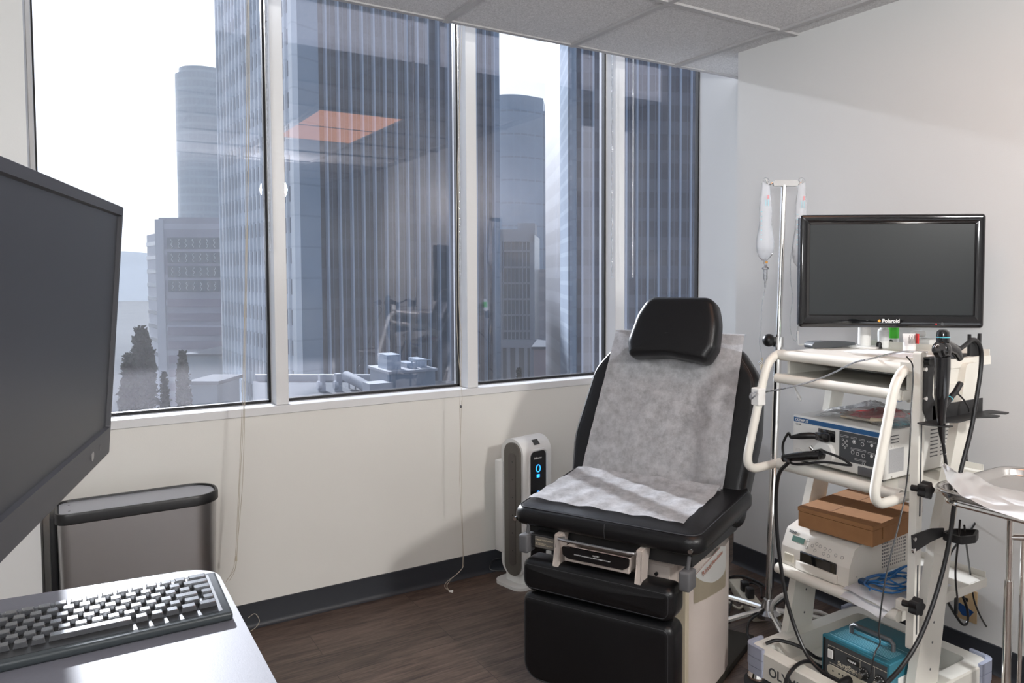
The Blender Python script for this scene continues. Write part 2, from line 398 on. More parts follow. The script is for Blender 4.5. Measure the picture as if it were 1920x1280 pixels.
# grid bars (flush T-bars), one set per direction
XG = [1.350 + .6175 * i for i in range(-5, 4)]; YGr = [2.348 - .6175 * i for i in range(0, 9)]
b = NB()
for x in XG:
    if XL < x < XR: box(b, x - .012, x + .012, YB, YC, ZC - .010, ZC + .004)
for y in YGr:
    if YB < y: box(b, XL, XR, y - .012, y + .012, ZC - .0095, ZC + .004)
box(b, XL, XE, YC - .022, YC + .003, ZC - .006, ZC + .02)
g_ = struct(obj('trim_1', b, M['grid'], smooth=False)); 
# ceiling pocket over the blinds
b = NB(); box(b, XL, XE + .1, YC, YG + .1, ZTOP, ZTOP + .1); struct(obj('trim_2', b, M['alu'], smooth=False))
# window wall under the sill
b = NB(); box(b, -.07, XE, YW, YG + .1, 0, .845); struct(obj('wall_window', b, M['wallw'], smooth=False))
# sill
b = NB(); box(b, -.07, XE, YW - .006, YG + .02, .845, .878, .002, 1); struct(obj('trim_3', b, M['alu']))
# left pier
b = NB(); box(b, XL - .1, -.072, 3.02, YG + .12, 0, ZTOP); struct(obj('wall_left_pier', b, M['wall'], smooth=False)).name = 'wall_front'
b = NB(); box(b, XL - .1, XL, YB, 3.02, 0, ZTOP); struct(obj('wall_left', b, M['wall'], smooth=False))
b = NB(); box(b, XL - .1, XE + .1, YB - .1, YB, 0, ZTOP); struct(obj('wall_back', b, M['wall'], smooth=False))
b = NB(); box(b, XR, XE + .1, YB, YRE, 0, ZTOP, 0); struct(obj('wall_right', b, M['wall'], smooth=False))
b = NB(); box(b, XE, XE + .1, YRE, YG + .006, 0, ZTOP + .1); struct(obj('wall_return', b, M['wall'], smooth=False))
# baseboards: coved rubber
def baseboard(name, p0, p1, nrm):
    b = NB(); p0 = Vector(p0); p1 = Vector(p1); nrm = Vector(nrm)
    prof = [(0, 0), (.016, 0), (.011, .003), (.006, .010), (.0035, .02), (.003, .098), (0, .101)]
    A = [b.verts.new(p0 + nrm * d + Vector((0, 0, z))) for d, z in prof]; B = [b.verts.new(p1 + nrm * d + Vector((0, 0, z))) for d, z in prof]
    n = len(prof)
    for i in range(n): b.faces.new((A[i], A[(i + 1) % n], B[(i + 1) % n], B[i]))
    b.faces.new(A[::-1]); b.faces.new(B)
    return struct(obj(name, b, M['base']))
baseboard('baseboard_window', (-.07, YW, 0), (XE, YW, 0), (0, -1, 0))
baseboard('baseboard_right', (XR, YB, 0), (XR, YRE, 0), (-1, 0, 0))
baseboard('baseboard_pier', (XL, 3.02, 0), (-.07, 3.02, 0), (0, -1, 0)).name = 'baseboard_front'
# windows: four panes between box mullions
MX = [(.708, .757), (1.549, 1.602), (2.392, 2.451)]
edges = [-.058] + [q for p in MX for q in (p[0] - .003, p[1] - .028)] + [XE - .002]
for i in range(4):
    x0, x1 = edges[2 * i], edges[2 * i + 1]
    w = NB(); box(w, x0, x1, YG - .003, YG + .003, .884, ZTOP)
    wo_ = struct(obj('window_%d' % (i + 1), w, M['glass'], smooth=False))
    w = NB(); t_ = .009
    box(w, x0, x1, YG - .014, YG + .012, .878, .878 + .011)
    box(w, x0 - .001, x0 + t_ * .6, YG - .014, YG + .012, .878, ZTOP); box(w, x1 - t_ * .8, x1 + .002, YG - .014, YG + .012, .878, ZTOP)
    obj('window_gasket', w, M['gasket'], wo_, smooth=False)
for i, (a, c) in enumerate(MX):
    w = NB(); box(w, a, c, YW + .012, YG + .05, .8785, ZTOP - .001, .002, 1)
    struct(obj('trim_%d' % (4 + i), w, M['alu']))
w = NB(); box(w, -.0715, -.058, YW + .01, YG + .05, .8785, ZTOP - .001, .001, 1); struct(obj('trim_7', w, M['alu']))

# ------------------------------------------------------------ ceiling lights
def emis(name, col, s):
    m = bpy.data.materials.new(name); m.use_nodes = True; n = m.node_tree.nodes; n.clear()
    e_ = n.new('ShaderNodeEmission'); o_ = n.new('ShaderNodeOutputMaterial'); e_.inputs[0].default_value = (*col, 1); e_.inputs[1].default_value = s
    m.node_tree.links.new(e_.outputs[0], o_.inputs[0]); return m
M['lampw'] = emis('warm_diffuser', (1, .50, .30), 2.2)
M['filln'] = emis('neutral_fill', (.96, .98, 1), 9.0)  # glow of the white panels added out of view as fill
def troffer(x0, y0, x1, y1, m, label):
    t = thing('ceiling_light', label, 'ceiling light', ((x0 + x1) / 2, (y0 + y1) / 2, ZC - .012), 0, None)
    w = NB()
    a, c = (x1 - x0) / 2, (y1 - y0) / 2
    for q in ((-a, a, -c, -c + .025), (-a, a, c - .025, c), (-a, -a + .025, -c + .025, c - .025), (a - .025, a, -c + .025, c - .025)): box(w, *q, 0, .011)
    obj('frame', w, M['alu'], t, smooth=False)
    w = NB(); box(w, -a + .025, a - .025, -c + .025, c - .025, .004, .010); obj('diffuser', w, m, t, smooth=False)
troffer(1.365, .51, 1.955, 1.71, M['lampw'], 'recessed warm ceiling light panel above the exam chair, mirrored orange in the window')
troffer(-1.10, -.72, -.52, .48, M['filln'], 'added white fill light panel in the ceiling behind the desk side')  # both white panels are added out of view to brighten the room
troffer(-1.10, -2.44, -.52, -1.26, M['filln'], 'added white fill light panel in the ceiling at the back of the room')
# ------------------------------------------------------------ city outside
def ext_mat(name, col, floor_h, band, bandcol, line=0, linecol=(.3, .35, .42), rough=.35, hor=True, spec=.5):
    """facade: horizontal floor bands by height, fine vertical glazing bars along the local x axis"""
    m = bpy.data.materials.new(name); m.use_nodes = True; nt = m.node_tree; n = nt.nodes; l = nt.links; b = n['Principled BSDF']
    t = n.new('ShaderNodeTexCoord'); sx = n.new('ShaderNodeSeparateXYZ'); l.new(t.outputs['Object'], sx.inputs[0])
    def stripe(sock, period, frac):
        d = n.new('ShaderNodeMath'); d.operation = 'DIVIDE'; d.inputs[1].default_value = period; l.new(sock, d.inputs[0])
        f = n.new('ShaderNodeMath'); f.operation = 'FRACT'; l.new(d.outputs[0], f.inputs[0])
        c = n.new('ShaderNodeMath'); c.operation = 'LESS_THAN'; c.inputs[1].default_value = frac; l.new(f.outputs[0], c.inputs[0]); return c.outputs[0]
    mx1 = n.new('ShaderNodeMixRGB'); mx1.inputs[1].default_value = (*col, 1); mx1.inputs[2].default_value = (*bandcol, 1)
    l.new(stripe(sx.outputs['Z'], floor_h, band), mx1.inputs[0]); out = mx1.outputs[0]
    if line:
        mx2 = n.new('ShaderNodeMixRGB'); mx2.inputs[2].default_value = (*linecol, 1); l.new(out, mx2.inputs[1])
        l.new(stripe(sx.outputs['X'], line, .12), mx2.inputs[0]); out = mx2.outputs[0]
    q = n.new('ShaderNodeTexNoise'); q.inputs['Scale'].default_value = .08; q.inputs['Detail'].default_value = 3; l.new(t.outputs['Object'], q.inputs['Vector'])
    hs = n.new('ShaderNodeHueSaturation'); l.new(out, hs.inputs['Color']); rr = n.new('ShaderNodeMapRange'); l.new(q.outputs['Fac'], rr.inputs[0])
    rr.inputs['From Min'].default_value = .3; rr.inputs['From Max'].default_value = .7; rr.inputs['To Min'].default_value = .88; rr.inputs['To Max'].default_value = 1.12
    l.new(rr.outputs[0], hs.inputs['Value']); l.new(hs.outputs[0], b.inputs['Base Color']); b.inputs['Roughness'].default_value = rough
    b.inputs['Specular IOR Level'].default_value = spec
    return m
M['t_glass'] = ext_mat('tower_glass', (.075, .08, .10), 3.9, .35, (.098, .104, .128), .9, (.17, .19, .23))
M['t_glassB'] = ext_mat('tower_glass_banded', (.065, .068, .09), 3.9, .45, (.115, .12, .15), .9, (.17, .19, .23))
M['t_glass2'] = ext_mat('tower_side_glass_hazed', (.26, .28, .33), 3.9, .5, (.74, .77, .82), 0)  # bands lifted towards white in place of haze flare
M['t_rib'] = mat('tower_rib', (.40, .45, .53), .5)
M['t_conc'] = ext_mat('tower_corner', (.26, .33, .41), 3.9, .06, (.22, .28, .35), 0, rough=.6)
M['t_pale'] = ext_mat('tower_pale_edge_hazed', (.80, .83, .86), 3.9, .06, (.7, .74, .78), 0, rough=.6)  # rib and edge colour raised in place of haze flare
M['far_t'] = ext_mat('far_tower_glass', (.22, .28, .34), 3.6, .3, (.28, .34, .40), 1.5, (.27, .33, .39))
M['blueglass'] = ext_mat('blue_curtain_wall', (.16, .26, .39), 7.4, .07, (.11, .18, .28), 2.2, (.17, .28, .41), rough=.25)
M['off'] = ext_mat('office_block', (.34, .34, .40), 7, .22, (.46, .46, .52), 0)
M['offw'] = mat('office_glass', (.14, .16, .19), .25)
M['offpale'] = mat('office_pale', (.50, .51, .56), .7)
M['frame_b'] = mat('concrete_frame', (.26, .30, .36), .7)
M['conc'] = mat('pale_concrete', (.34, .36, .41), .8, var=.05, vscale=.3)
M['roofm'] = mat('roof_membrane', (.13, .145, .17), .95, spec=.1, var=.08, vscale=.5)
M['leaf'] = mat('tree_foliage', (.022, .032, .024), .95, spec=.05, bump=1, bscale=3, var=.5, vscale=1.6)
M['ground'] = mat('city_ground', (.06, .066, .072), .95, spec=0, var=.3, vscale=.02)
M['hill'] = mat('hazy_hills', (.52, .60, .66), .95, var=.1, vscale=.01)  # pale blue base colour carries the distant haze
ZG = -42.0
def hor(px, D): 
    p = dep(px, 515, D); return Vector((p.x, p.y, 0))
def zz(px, py, D): return dep(px, py, D).z

# Tower with fluted face: local x axis runs along the ribbed face
def ribbed_tower(label, P3, P4, nr, P2, P1, ztop, depthB=None, name='office_tower'):
    d = (P4 - P3).normalized(); rz = math.atan2(d.y, d.x); L = (P4 - P3).length
    t = thing(name, label, 'building', (P3.x, P3.y, ZG), rz)
    inv = t.matrix_basis.inverted(); H = ztop - ZG
    q2 = inv @ Vector((P2.x, P2.y, ZG)); q1 = inv @ Vector((P1.x, P1.y, ZG))
    far = Vector((L, 38, 0))
    if q1.y < 5: far = Vector((L, 38, 0))
    poly = [(0, 0), (L, 0), (far.x, far.y), (q1.x + 2, max(q1.y, 38)), (q1.x, q1.y), (q2.x, q2.y)]
    w = NB(); prism(w, [(0, .3), (L, .3), (far.x, far.y), (q1.x, far.y), (q1.x + .01, q1.y), (q2.x, q2.y)], lambda a, c, z: Vector((a, c, z)), 0, H)
    obj('glass_wall', w, M['t_glassB' if 'right-hand' in label else 't_glass'], t, smooth=False)
    # corner column between P2 and P3
    w = NB(); prism(w, [(q2.x, q2.y), (0, -.05), (.35, .6), (q2.x + .5, q2.y + .6)], lambda a, c, z: Vector((a, c, z)), 0, H); obj('corner_column', w, M['t_conc'], t, smooth=False)
    w = NB()
    for i in range(nr):
        x = L * (i + .55) / nr
        box(w, x - .12, x + .12, -.3, .32, 0, H)
    obj('facade_ribs', w, M['t_rib'], t, smooth=False)
    w = NB(); box(w, L - .8, L + .3, -.2, 1.2, 0, H); obj('end_column', w, M['t_conc'], t, smooth=False)
    return t, q2, q1, H
P3 = hor(603, 100); P4 = hor(934, 121.5); P2 = hor(562, 97); P1 = hor(418, 128)
t, q2, q1, H = ribbed_tower('dark ribbed glass tower filling the second and third panes', P3, P4, 17, P2, P1, 95)
# its side face and narrow ribs, painted pale to imitate haze flare
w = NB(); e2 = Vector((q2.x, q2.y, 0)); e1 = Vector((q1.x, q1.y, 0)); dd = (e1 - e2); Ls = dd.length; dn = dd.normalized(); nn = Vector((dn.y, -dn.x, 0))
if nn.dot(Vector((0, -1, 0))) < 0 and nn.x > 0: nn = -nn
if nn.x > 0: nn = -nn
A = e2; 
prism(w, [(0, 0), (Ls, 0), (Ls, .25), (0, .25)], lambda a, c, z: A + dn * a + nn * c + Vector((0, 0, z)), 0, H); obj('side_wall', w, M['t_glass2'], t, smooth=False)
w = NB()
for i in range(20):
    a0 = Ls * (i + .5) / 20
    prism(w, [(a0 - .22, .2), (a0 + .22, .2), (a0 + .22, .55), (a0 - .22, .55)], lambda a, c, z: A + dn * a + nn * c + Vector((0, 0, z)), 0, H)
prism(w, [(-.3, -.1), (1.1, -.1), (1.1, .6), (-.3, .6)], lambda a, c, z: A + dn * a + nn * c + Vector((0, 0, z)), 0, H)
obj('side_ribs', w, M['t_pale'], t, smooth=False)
# second tower, right
P3 = hor(1080, 104); P4 = hor(1420, 108); P2 = hor(1073, 104.2); P1 = hor(1054, 118)
t, q2, q1, H = ribbed_tower('dark ribbed glass tower behind the right-hand panes', P3, P4, 17, P2, P1, 92)
e2 = Vector((q2.x, q2.y, 0)); e1 = Vector((q1.x, q1.y, 0)); dd = (e1 - e2); Ls = dd.length; dn = dd.normalized(); nn = Vector((dn.y, -dn.x, 0))
if nn.x > 0: nn = -nn
A2 = e2.copy(); dn2 = dn.copy(); nn2 = nn.copy()
w = NB(); prism(w, [(0, -.2), (Ls, -.2), (Ls, .3), (0, .3)], lambda a, c, z: A2 + dn2 * a + nn2 * c + Vector((0, 0, z)), 0, H); obj('side_wall', w, ext_mat('tower_slatted_side', (.30, .35, .42), 2.0, .3, (.36, .41, .48), rough=.95, spec=0), t, smooth=False)
# far round-topped tower (left pane)
def zat(px, py, D): return dep(px, py, D).z
D = 330; a = hor(343, D); c = hor(440, D); ctr = (a + c) / 2; rad = (c - a).length / 2
t = thing('office_tower', 'distant hazy tower with a curved roofline, in the left pane', 'building', (ctr.x, ctr.y, ZG))
zt = zat(380, 150, D) - ZG
w = NB(); n_ = 40
ring = [(rad * math.cos(2 * math.pi * i / n_) , rad * 1.0 * math.sin(2 * math.pi * i / n_)) for i in range(n_)]
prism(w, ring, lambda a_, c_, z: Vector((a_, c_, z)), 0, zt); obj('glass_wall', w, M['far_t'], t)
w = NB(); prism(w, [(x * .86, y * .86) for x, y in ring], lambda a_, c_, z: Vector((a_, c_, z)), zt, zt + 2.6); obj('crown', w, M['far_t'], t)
# office block; white tubes on its windows imitate a reflection
D = 215; a = hor(300, D); c = hor(432, D); d_ = (c - a).normalized(); L = (c - a).length + 12
t = thing('office_block', 'mid-rise pale office block with dark window rows, in the left pane', 'building', (a.x, a.y, ZG), math.atan2(d_.y, d_.x))
zt = zat(360, 408, D) - ZG
w = NB(); box(w, 0, L, 0, 24, 0, zt); obj('wall', w, M['off'], t, smooth=False)
w = NB(); box(w, -.9, 1.4, -.4, .5, 0, zt - .5); obj('corner_column', w, M['offpale'], t, smooth=False)
for r_ in range(4):
    w = NB(); z0 = zt - 5.2 - 3.9 * (r_ + 1)
    box(w, 2.3, L, -.25, .05, z0 + .45, z0 + 3.6)
    wi = obj('window_row', w, M['offw'], t, smooth=False)
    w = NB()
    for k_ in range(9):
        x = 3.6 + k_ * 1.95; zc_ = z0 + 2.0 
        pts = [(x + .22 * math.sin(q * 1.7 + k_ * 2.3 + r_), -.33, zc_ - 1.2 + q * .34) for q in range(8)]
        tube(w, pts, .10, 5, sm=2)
    obj('modelled_reflections', w, M['white'], wi)['kind'] = 'stuff'
w = NB()
for r_ in range(8):
    z0 = zt - 5.5 - 3.9 * 5 - r_ * 3.9
    if z0 > 0: box(w, 2.0, L, -.22, .05, z0 + .4, z0 + 2.6)
obj('window_row', w, mat('office_pink_glass', (.27, .25, .31), .3), t, smooth=False)
# its left wing
a0 = hor(277, D + 14)
wg = Vector((a0.x, a0.y, ZG)); inv = t.matrix_basis.inverted(); lw_ = inv @ wg
w = NB(); prism(w, [(-.6, .3), (0, 24), (lw_.x, 24), (lw_.x, lw_.y)], lambda a_, c_, z: Vector((a_, c_, z)), 0, zt - 4.2); obj('wing', w, M['offpale'], t, smooth=False)
w = NB()
for r_ in range(10):
    z0 = zt - 7.5 - 3.9 * r_
    prism(w, [(-.55, .15), (-.55, .5), (lw_.x, lw_.y + .2), (lw_.x, lw_.y - .2)], lambda a_, c_, z: Vector((a_ - .1, c_, z)), z0, z0 + 1.1)
obj('window_band', w, M['offw'], t, smooth=False)
# curved blue glass tower (third pane)
D = 260; a = hor(905, D); c = hor(1019, D); d_ = (c - a).normalized(); L = (c - a).length
t = thing('office_tower', 'blue curved curtain-wall tower stepping down on its right, in the third pane', 'building', (a.x, a.y, ZG), math.atan2(d_.y, d_.x))
zt = zat(980, 188, D) - ZG
w = NB(); arc = [(L * i / 16, -6 * math.sin(math.pi * i / 16)) for i in range(17)]
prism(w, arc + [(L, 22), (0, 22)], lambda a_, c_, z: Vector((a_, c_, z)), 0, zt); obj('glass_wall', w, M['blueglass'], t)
w = NB(); st = D / FPX; box(w, L, L + 12.5 * st, 1, 20, 0, zt - 22 * st); obj('stepped_wing', w, M['blueglass'], t, smooth=False)
w = NB(); box(w, L + 12.5 * st, L + 20 * st, 3, 18, 0, zt - 52 * st); wg_ = obj('lower_wing', w, M['frame_b'], t, smooth=False)
for r_ in range(14):
    z0 = zt - 52 * st - 3 - r_ * 3.9
    if z0 > 1: w = NB(); box(w, L + 13.5 * st, L + 20.3 * st, 2.6, 3.2, z0 - 2.0, z0); obj('window_row', w, M['offw'], wg_, smooth=False)
# concrete frame block in front of it
D = 180; a = hor(936, D); c = hor(1002, D); d_ = (c - a).normalized(); L = (c - a).length; st = D / FPX
t = thing('office_block', 'grey concrete-framed office block below the blue curved tower', 'building', (a.x, a.y, ZG), math.atan2(d_.y, d_.x))
zt = zat(970, 440, D) - ZG
w = NB(); box(w, 0, L, .6, 20, 0, zt); obj('glass_wall', w, M['offw'], t, smooth=False)
w = NB(); box(w, 0, .7, 0, .8, 0, zt); box(w, L - 1.1, L, 0, .8, 0, zt); box(w, 0, L, 0, .8, zt - 1.6, zt + 1.2); box(w, L * .5, L, 2, 10, zt, zt + 2.8)
z0 = zt - 4
zb = zat(970, 640, D) - ZG
while z0 > zb:
    box(w, 0, L, .2, .8, z0, z0 + .45); z0 -= 3.7
box(w, 0, L + 3, -.3, .8, zb - 1.5, zb + .4)
for i in range(5): box(w, L * i / 4 - .4, L * i / 4 + .4, -.2, .8, 0, zb)
obj('concrete_frame', w, M['frame_b'], t, smooth=False)
w = NB()
for i in range(1, 9): box(w, L * i / 9 - .07, L * i / 9 + .07, .45, .62, zb, zt - 1)
obj('glazing_bars', w, M['t_rib'], t, smooth=False)
# dark block right of it and low street buildings
D = 210; a = hor(1000, D); c = hor(1040, D)
t = thing('office_block', 'plain dark block just right of the concrete-framed one', 'building', (a.x, a.y, ZG), math.atan2((c - a).y, (c - a).x))
w = NB(); box(w, 0, (c - a).length, 0, 16, 0, zat(1020, 505, D) - ZG); wl_ = obj('wall', w, ext_mat('dark_masonry', (.15, .15, .18), 3.9, .3, (.19, .19, .22), 3, (.12, .12, .15)), t, smooth=False)
# podium roof between, with ducts and cooling boxes
zr = zat(700, 712, 62); 
def roofbox(name, label, cat, px0, px1, D0, D1, z0, z1, m, group=None):
    a = hor(px0, D0); c = hor(px1, D0); e_ = hor(px0, D1); f_ = hor(px1, D1)
    o0 = (a + c) / 2; w = NB(); P = [(p.x, p.y) for p in (a, c, f_, e_)]
    prism(w, P, lambda a_, c_, z: Vector((a_, c_, z)), z0, z1)
    return tag(obj(name, w, m, smooth=False, world=True), label, cat, group)
D = 60; zr = zat(600, 735, D)
roofbox('podium_roof', 'flat pale podium roof low outside the second pane', 'roof', 470, 900, 52, 66, ZG, zr, M['roofm'])
zp = zat(600, 703, 66.5)
# parapet at the back of roof
roofbox('roof_parapet', 'pale panelled parapet wall at the back of the podium roof', 'parapet', 475, 702, 66.1, 66.8, ZG, zp, M['conc'])
ab = thing('roof_plant_box', 'boxy grey rooftop plant room with clutter on its top', 'rooftop unit', tuple(hor(752, 61)) [:2] + (zr,))
w = NB(); zt_ = zat(752, 693, 61) - zr; sx_ = 44 * 61 / FPX
box(w, -sx_, sx_, -2.2, 2.2, 0, zt_); obj('housing', w, M['frame_b'], ab, smooth=False)
w = NB(); box(w, -sx_ - .15, sx_ + .15, -2.35, 2.35, zt_, zt_ + .18)
obj('top_rim', w, M['conc'], ab, smooth=False)
w = NB(); box(w, -sx_ * .9, -sx_ * .3, -1.2, .8, zt_, zt_ + 1.3); box(w, 0, sx_ * .4, -1, 1, zt_, zt_ + .55); box(w, sx_ * .5, sx_ * .9, -1, 1, zt_, zt_ + .8)
for k_ in range(4): tube(w, [(sx_ * (.1 + .2 * k_), -1.6, zt_), (sx_ * (.1 + .2 * k_), -1.6, zt_ + .8), (sx_ * (.1 + .2 * k_) + .5, -1.6, zt_ + .8)], .06, 6)
obj('rooftop_machines', w, M['t_rib'], ab, smooth=False)
for (px, py, hpx) in ((600, 735, 32), (631, 737, 34)):
    q = hor(px, 60); o_ = thing('cooling_fan', 'small upright vent housing on the podium roof, %s of the pair' % ('left' if px < 610 else 'right'), 'roof vent', (q.x, q.y, zr), 0, 'roof vents')
    s_ = 60 / FPX
    w = NB(); box(w, -5 * s_, 5 * s_, -.3, .3, .5, hpx * s_); obj('panel', w, M['conc'], o_, smooth=False)
    w = NB(); cyl(w, (-9 * s_, -.1, .5), (-2 * s_, -.1, .5), .34, n=14); cyl(w, (0, 0, 0), (0, 0, .6), .3, n=12); obj('hood', w, M['offpale'], o_)
q0 = hor(646, 62); q1_ = hor(706, 58)
w = NB(); z_ = zat(650, 706, 62)
tube(w, [(q0.x, q0.y, z_), (q0.x * .5 + q1_.x * .5, q0.y * .5 + q1_.y * .5, z_ - .35), (q1_.x, q1_.y, z_ - .9)], .42, 14, sm=3)
for k_ in range(5):
    f = .1 + .2 * k_; p = q0.lerp(q1_, f); cyl(w, (p.x, p.y, zr), (p.x, p.y, z_ - .4), .06, n=6)
box(w, q1_.x - .9, q1_.x + .9, q1_.y - .8, q1_.y + .8, zr, zr + 1.0)
tag(obj('roof_duct', w, M['conc'], world=True), 'silvery ribbed duct lying across the podium roof', 'duct')
# low building, trees, hills, ground
w = NB(); box(w, -900, 1400, 30, 1600, ZG - 2, ZG); g = tag(obj('street_ground', w, M['ground'], world=True, smooth=False), 'distant grey ground of streets far below the windows', 'ground'); g['kind'] = 'structure'; del g['category']; del g['label']; g.name = 'trim_8'  # street ground far below, kept as structure
w = NB()
def hillf(u, v):
    x = -500 + 2400 * u; y = 1500 + 150 * v
    return Vector((x, y, ZG + v * (70 + 22 * math.sin(x * .006) + 10 * math.sin(x * .017 + 1))))
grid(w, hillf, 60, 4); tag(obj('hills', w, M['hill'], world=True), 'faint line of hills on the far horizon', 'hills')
def lowb(px0, px1, D, top_py, dpt, label, m):
    a = hor(px0, D); c = hor(px1, D); d_ = (c - a)
    t = thing('low_building', label, 'building', (a.x, a.y, ZG), math.atan2(d_.y, d_.x)); zt = zat((px0 + px1) / 2, top_py, D) - ZG; L = d_.length
    w = NB(); box(w, 0, L, 0, dpt, 0, zt); obj('wall', w, m, t, smooth=False)
    w = NB(); box(w, -.4, L + .4, -.4, dpt + .4, zt, zt + .5); obj('roof_edge', w, M['roofm'], t, smooth=False)
lowb(352, 402, 108, 722, 7, 'low flat-roofed teal building beside the trees at the bottom of the left pane', mat('tealwall', (.22, .28, .32), .7))
lowb(340, 470, 165, 668, 20, 'low wide dark-roofed building behind the trees in the left pane', mat('greywall', (.25, .30, .34), .7))
lowb(1000, 1054, 150, 655, 20, 'small pale street-level building low in the third pane', mat('pinkwall', (.45, .38, .40), .7))
def tree(px, py_top, D, wpx, label):
    p = hor(px, D); zt = zat(px, py_top, D); rr_ = wpx / 2 * D / FPX
    t = thing('evergreen_tree', label, 'tree', (p.x, p.y, ZG), random.random() * 6)
    w = NB(); cyl(w, (0, 0, 0), (0, 0, (zt - ZG) * .6), .5, .25, 8); obj('trunk', w, mat('bark', (.06, .05, .04), .9), t)
    w = NB(); H = zt - ZG
    rnd = random.Random(px)
    for i in range(2000):
        f = rnd.random(); z = H * .25 + f * H * .75
        rmax = rr_ * (1.05 * (1 - f) ** .55) * (0.75 + .35 * rnd.random()); a_ = rnd.random() * 2 * math.pi
        r_ = rmax * math.sqrt(rnd.random() * .6 + .4); c0 = Vector((r_ * math.cos(a_), r_ * math.sin(a_), z)); s = rr_ * (.15 + .13 * rnd.random())
        tri = [c0 + Vector((rnd.uniform(-1, 1), rnd.uniform(-1, 1), rnd.uniform(-1, 1))) * s for _ in range(4)]
        vs_ = [w.verts.new(q) for q in tri]
        for ix in ((0, 1, 2), (0, 1, 3), (0, 2, 3), (1, 2, 3)): w.faces.new([vs_[j] for j in ix])
    obj('foliage', w, M['leaf'], t, smooth=False)
tree(262, 618, 105, 84, 'tallest dark evergreen at the left edge of the left pane')
tree(338, 660, 100, 52, 'rounded dark evergreen in front of the low buildings')
tree(236, 665, 84, 70, 'broad dark evergreen beside the desk monitor edge')
tree(303, 700, 80, 44, 'small dark evergreen between the two tall ones')
tree(972, 692, 118, 34, 'dark street tree under the concrete-framed block')

# ------------------------------------------------------------ exam chair
_a = onz(970, 950, .6); _b = onz(1316, 1012, .6)
CF = (_a + _b) / 2; CF.z = 0
CU = Vector((.44, -.898, 0)).normalized(); CV = Vector((-CU.y, CU.x, 0))
crz = math.atan2(CU.y, CU.x)              # local x = across (towards the camera side), local y = backwards
chair = thing('exam_chair', 'black padded power exam chair with beige base and paper-covered seat', 'exam chair', (CF.x + CV.x * .3, CF.y + CV.y * .3, 0), crz)
def cl(u, v, z): return Vector((u, v - .3, z))     # chair-local
def slope(v): return .612 + .09 * max(v, 0)
# seat cushion
seatp = rpoly([(-.345, -.03), (.345, -.03), (.365, .50), (-.365, .50)], [.05, .06, .10, .10])
w = NB(); cushion(w, seatp, lambda a, c, t: cl(a, c, slope(c) - .062 + t), .062, .03, .004, .02)
seat = obj('seat', w, M['leather'], chair)
def piping(name, poly, f, t, er, parent, r=.0016):
    w = NB(); tube(w, [f(a, c, t) for a, c in inset(poly, er)], r, 6, closed=True); return obj(name, w, M['leather_wr'], parent)
piping('seam', seatp, lambda a, c, t: cl(a, c, slope(c) - .062 + t), .060, .016, seat)
w = NB(); tube(w, [cl(.02, -.030, .606), cl(.02, -.034, .585), cl(.02, -.030, .558)], .0012, 5); obj('front_seam', w, M['leather_wr'], seat)
w = NB(); 
for u_ in (-.325, .315): cyl(w, cl(u_, -.036, .570), cl(u_, -.026, .570), .007, n=12)
obj('corner_studs', w, M['chrome'], seat)
# backrest
TH = R(21)
def bf(a, c, t):  # a across, c up the back, t towards the sitter
    o0 = Vector((0, .40, .62)); up_ = Vector((0, math.sin(TH), math.cos(TH))); nn_ = Vector((0, -math.cos(TH), math.sin(TH)))
    p = o0 + up_ * c + nn_ * (t - .10); return cl(p.x + a, p.y, p.z)
backp = rpoly([(-.36, -.10), (.32, -.10), (.352, .24), (.335, .44), (.23, .575), (-.25, .575), (-.352, .44), (-.392, .16)], [.05, .05, .3, .16, .11, .11, .16, .3])
w = NB(); cushion(w, backp, bf, .10, .032, .004, .02); back = obj('backrest', w, M['leather'], chair)
piping('seam', backp, bf, .098, .018, back)
w = NB(); cyl(w, bf(.318, .50, .06), bf(.330, .51, .06), .007, n=12); obj('stud', w, M['chrome'], back)
# headrest
headp = rpoly([(-.160, .468), (0, .482), (.158, .460), (.188, .52), (.186, .62), (.158, .716), (-.112, .714), (-.152, .64), (-.174, .53)], [.025, .2, .03, .05, .2, .055, .055, .15, .06])
w = NB(); cushion(w, headp, lambda a, c, t: bf(a, c, t + .105), .095, .03, .004, .03); head = obj('headrest', w, M['leather'], chair)
piping('seam', headp, lambda a, c, t: bf(a, c, t + .105), .084, .010, head, .0012)
w = NB(); box(w, -.03, .03, -.01, .01, 0, .30, .004, 1, Matrix.Translation(bf(.0, .42, -.012)) @ Matrix.Rotation(-TH, 4, 'X')); obj('headrest_post', w, M['steel'], head)
# paper sheet over back and seat: one long strip
def strip(u, s):
    """s: 0 top of back .. 1 front of seat"""
    wob = .0022 * math.sin(u * 60 + s * 19) + .0018 * math.sin(s * 70 - u * 31)
    Lb, Ls = .62, .352
    d = s * (Lb + Ls)
    if d < Lb:
        c = .59 - d; return bf(u, c, .1085 + wob * .6 + .006 * max(0, 1 - c / .05) ** 1) if c > .02 else cl(u, .40 + .18 * 0 - .0 + bf(0, c, .11).y * 0 - (.02 - c) * 1.2 * 0 + 0, 0) if False else bf(u, max(c, .012), .1085 + max(0, (.03 - c)) * .35 + wob * .6)
    v = .385 - (d - Lb); z = slope(v) + .0095 + wob
    return cl(u, v, z + .012 * max(0, 1 - (.385 - v) / .05))
def strip_f(a, s):
    # edges run slightly askew like the photo: narrower on the left at the top
    ul = -.272 - .042 * min(s / .55, 1) - .012 * max(0, (s - .55) / .45); ur = .264 - .006 * s - .0 * s
    if s > .57: ur = .26
    p = strip(ul + (ur - ul) * a, s * .985); return p
w = NB(); grid(w, strip_f, 40, 90); bmesh.ops.solidify(w, geom=w.faces[:], thickness=.0006)
ppr = obj('exam_paper', w, M['paper'], None); ppr.location = chair.location; ppr.rotation_euler = chair.rotation_euler
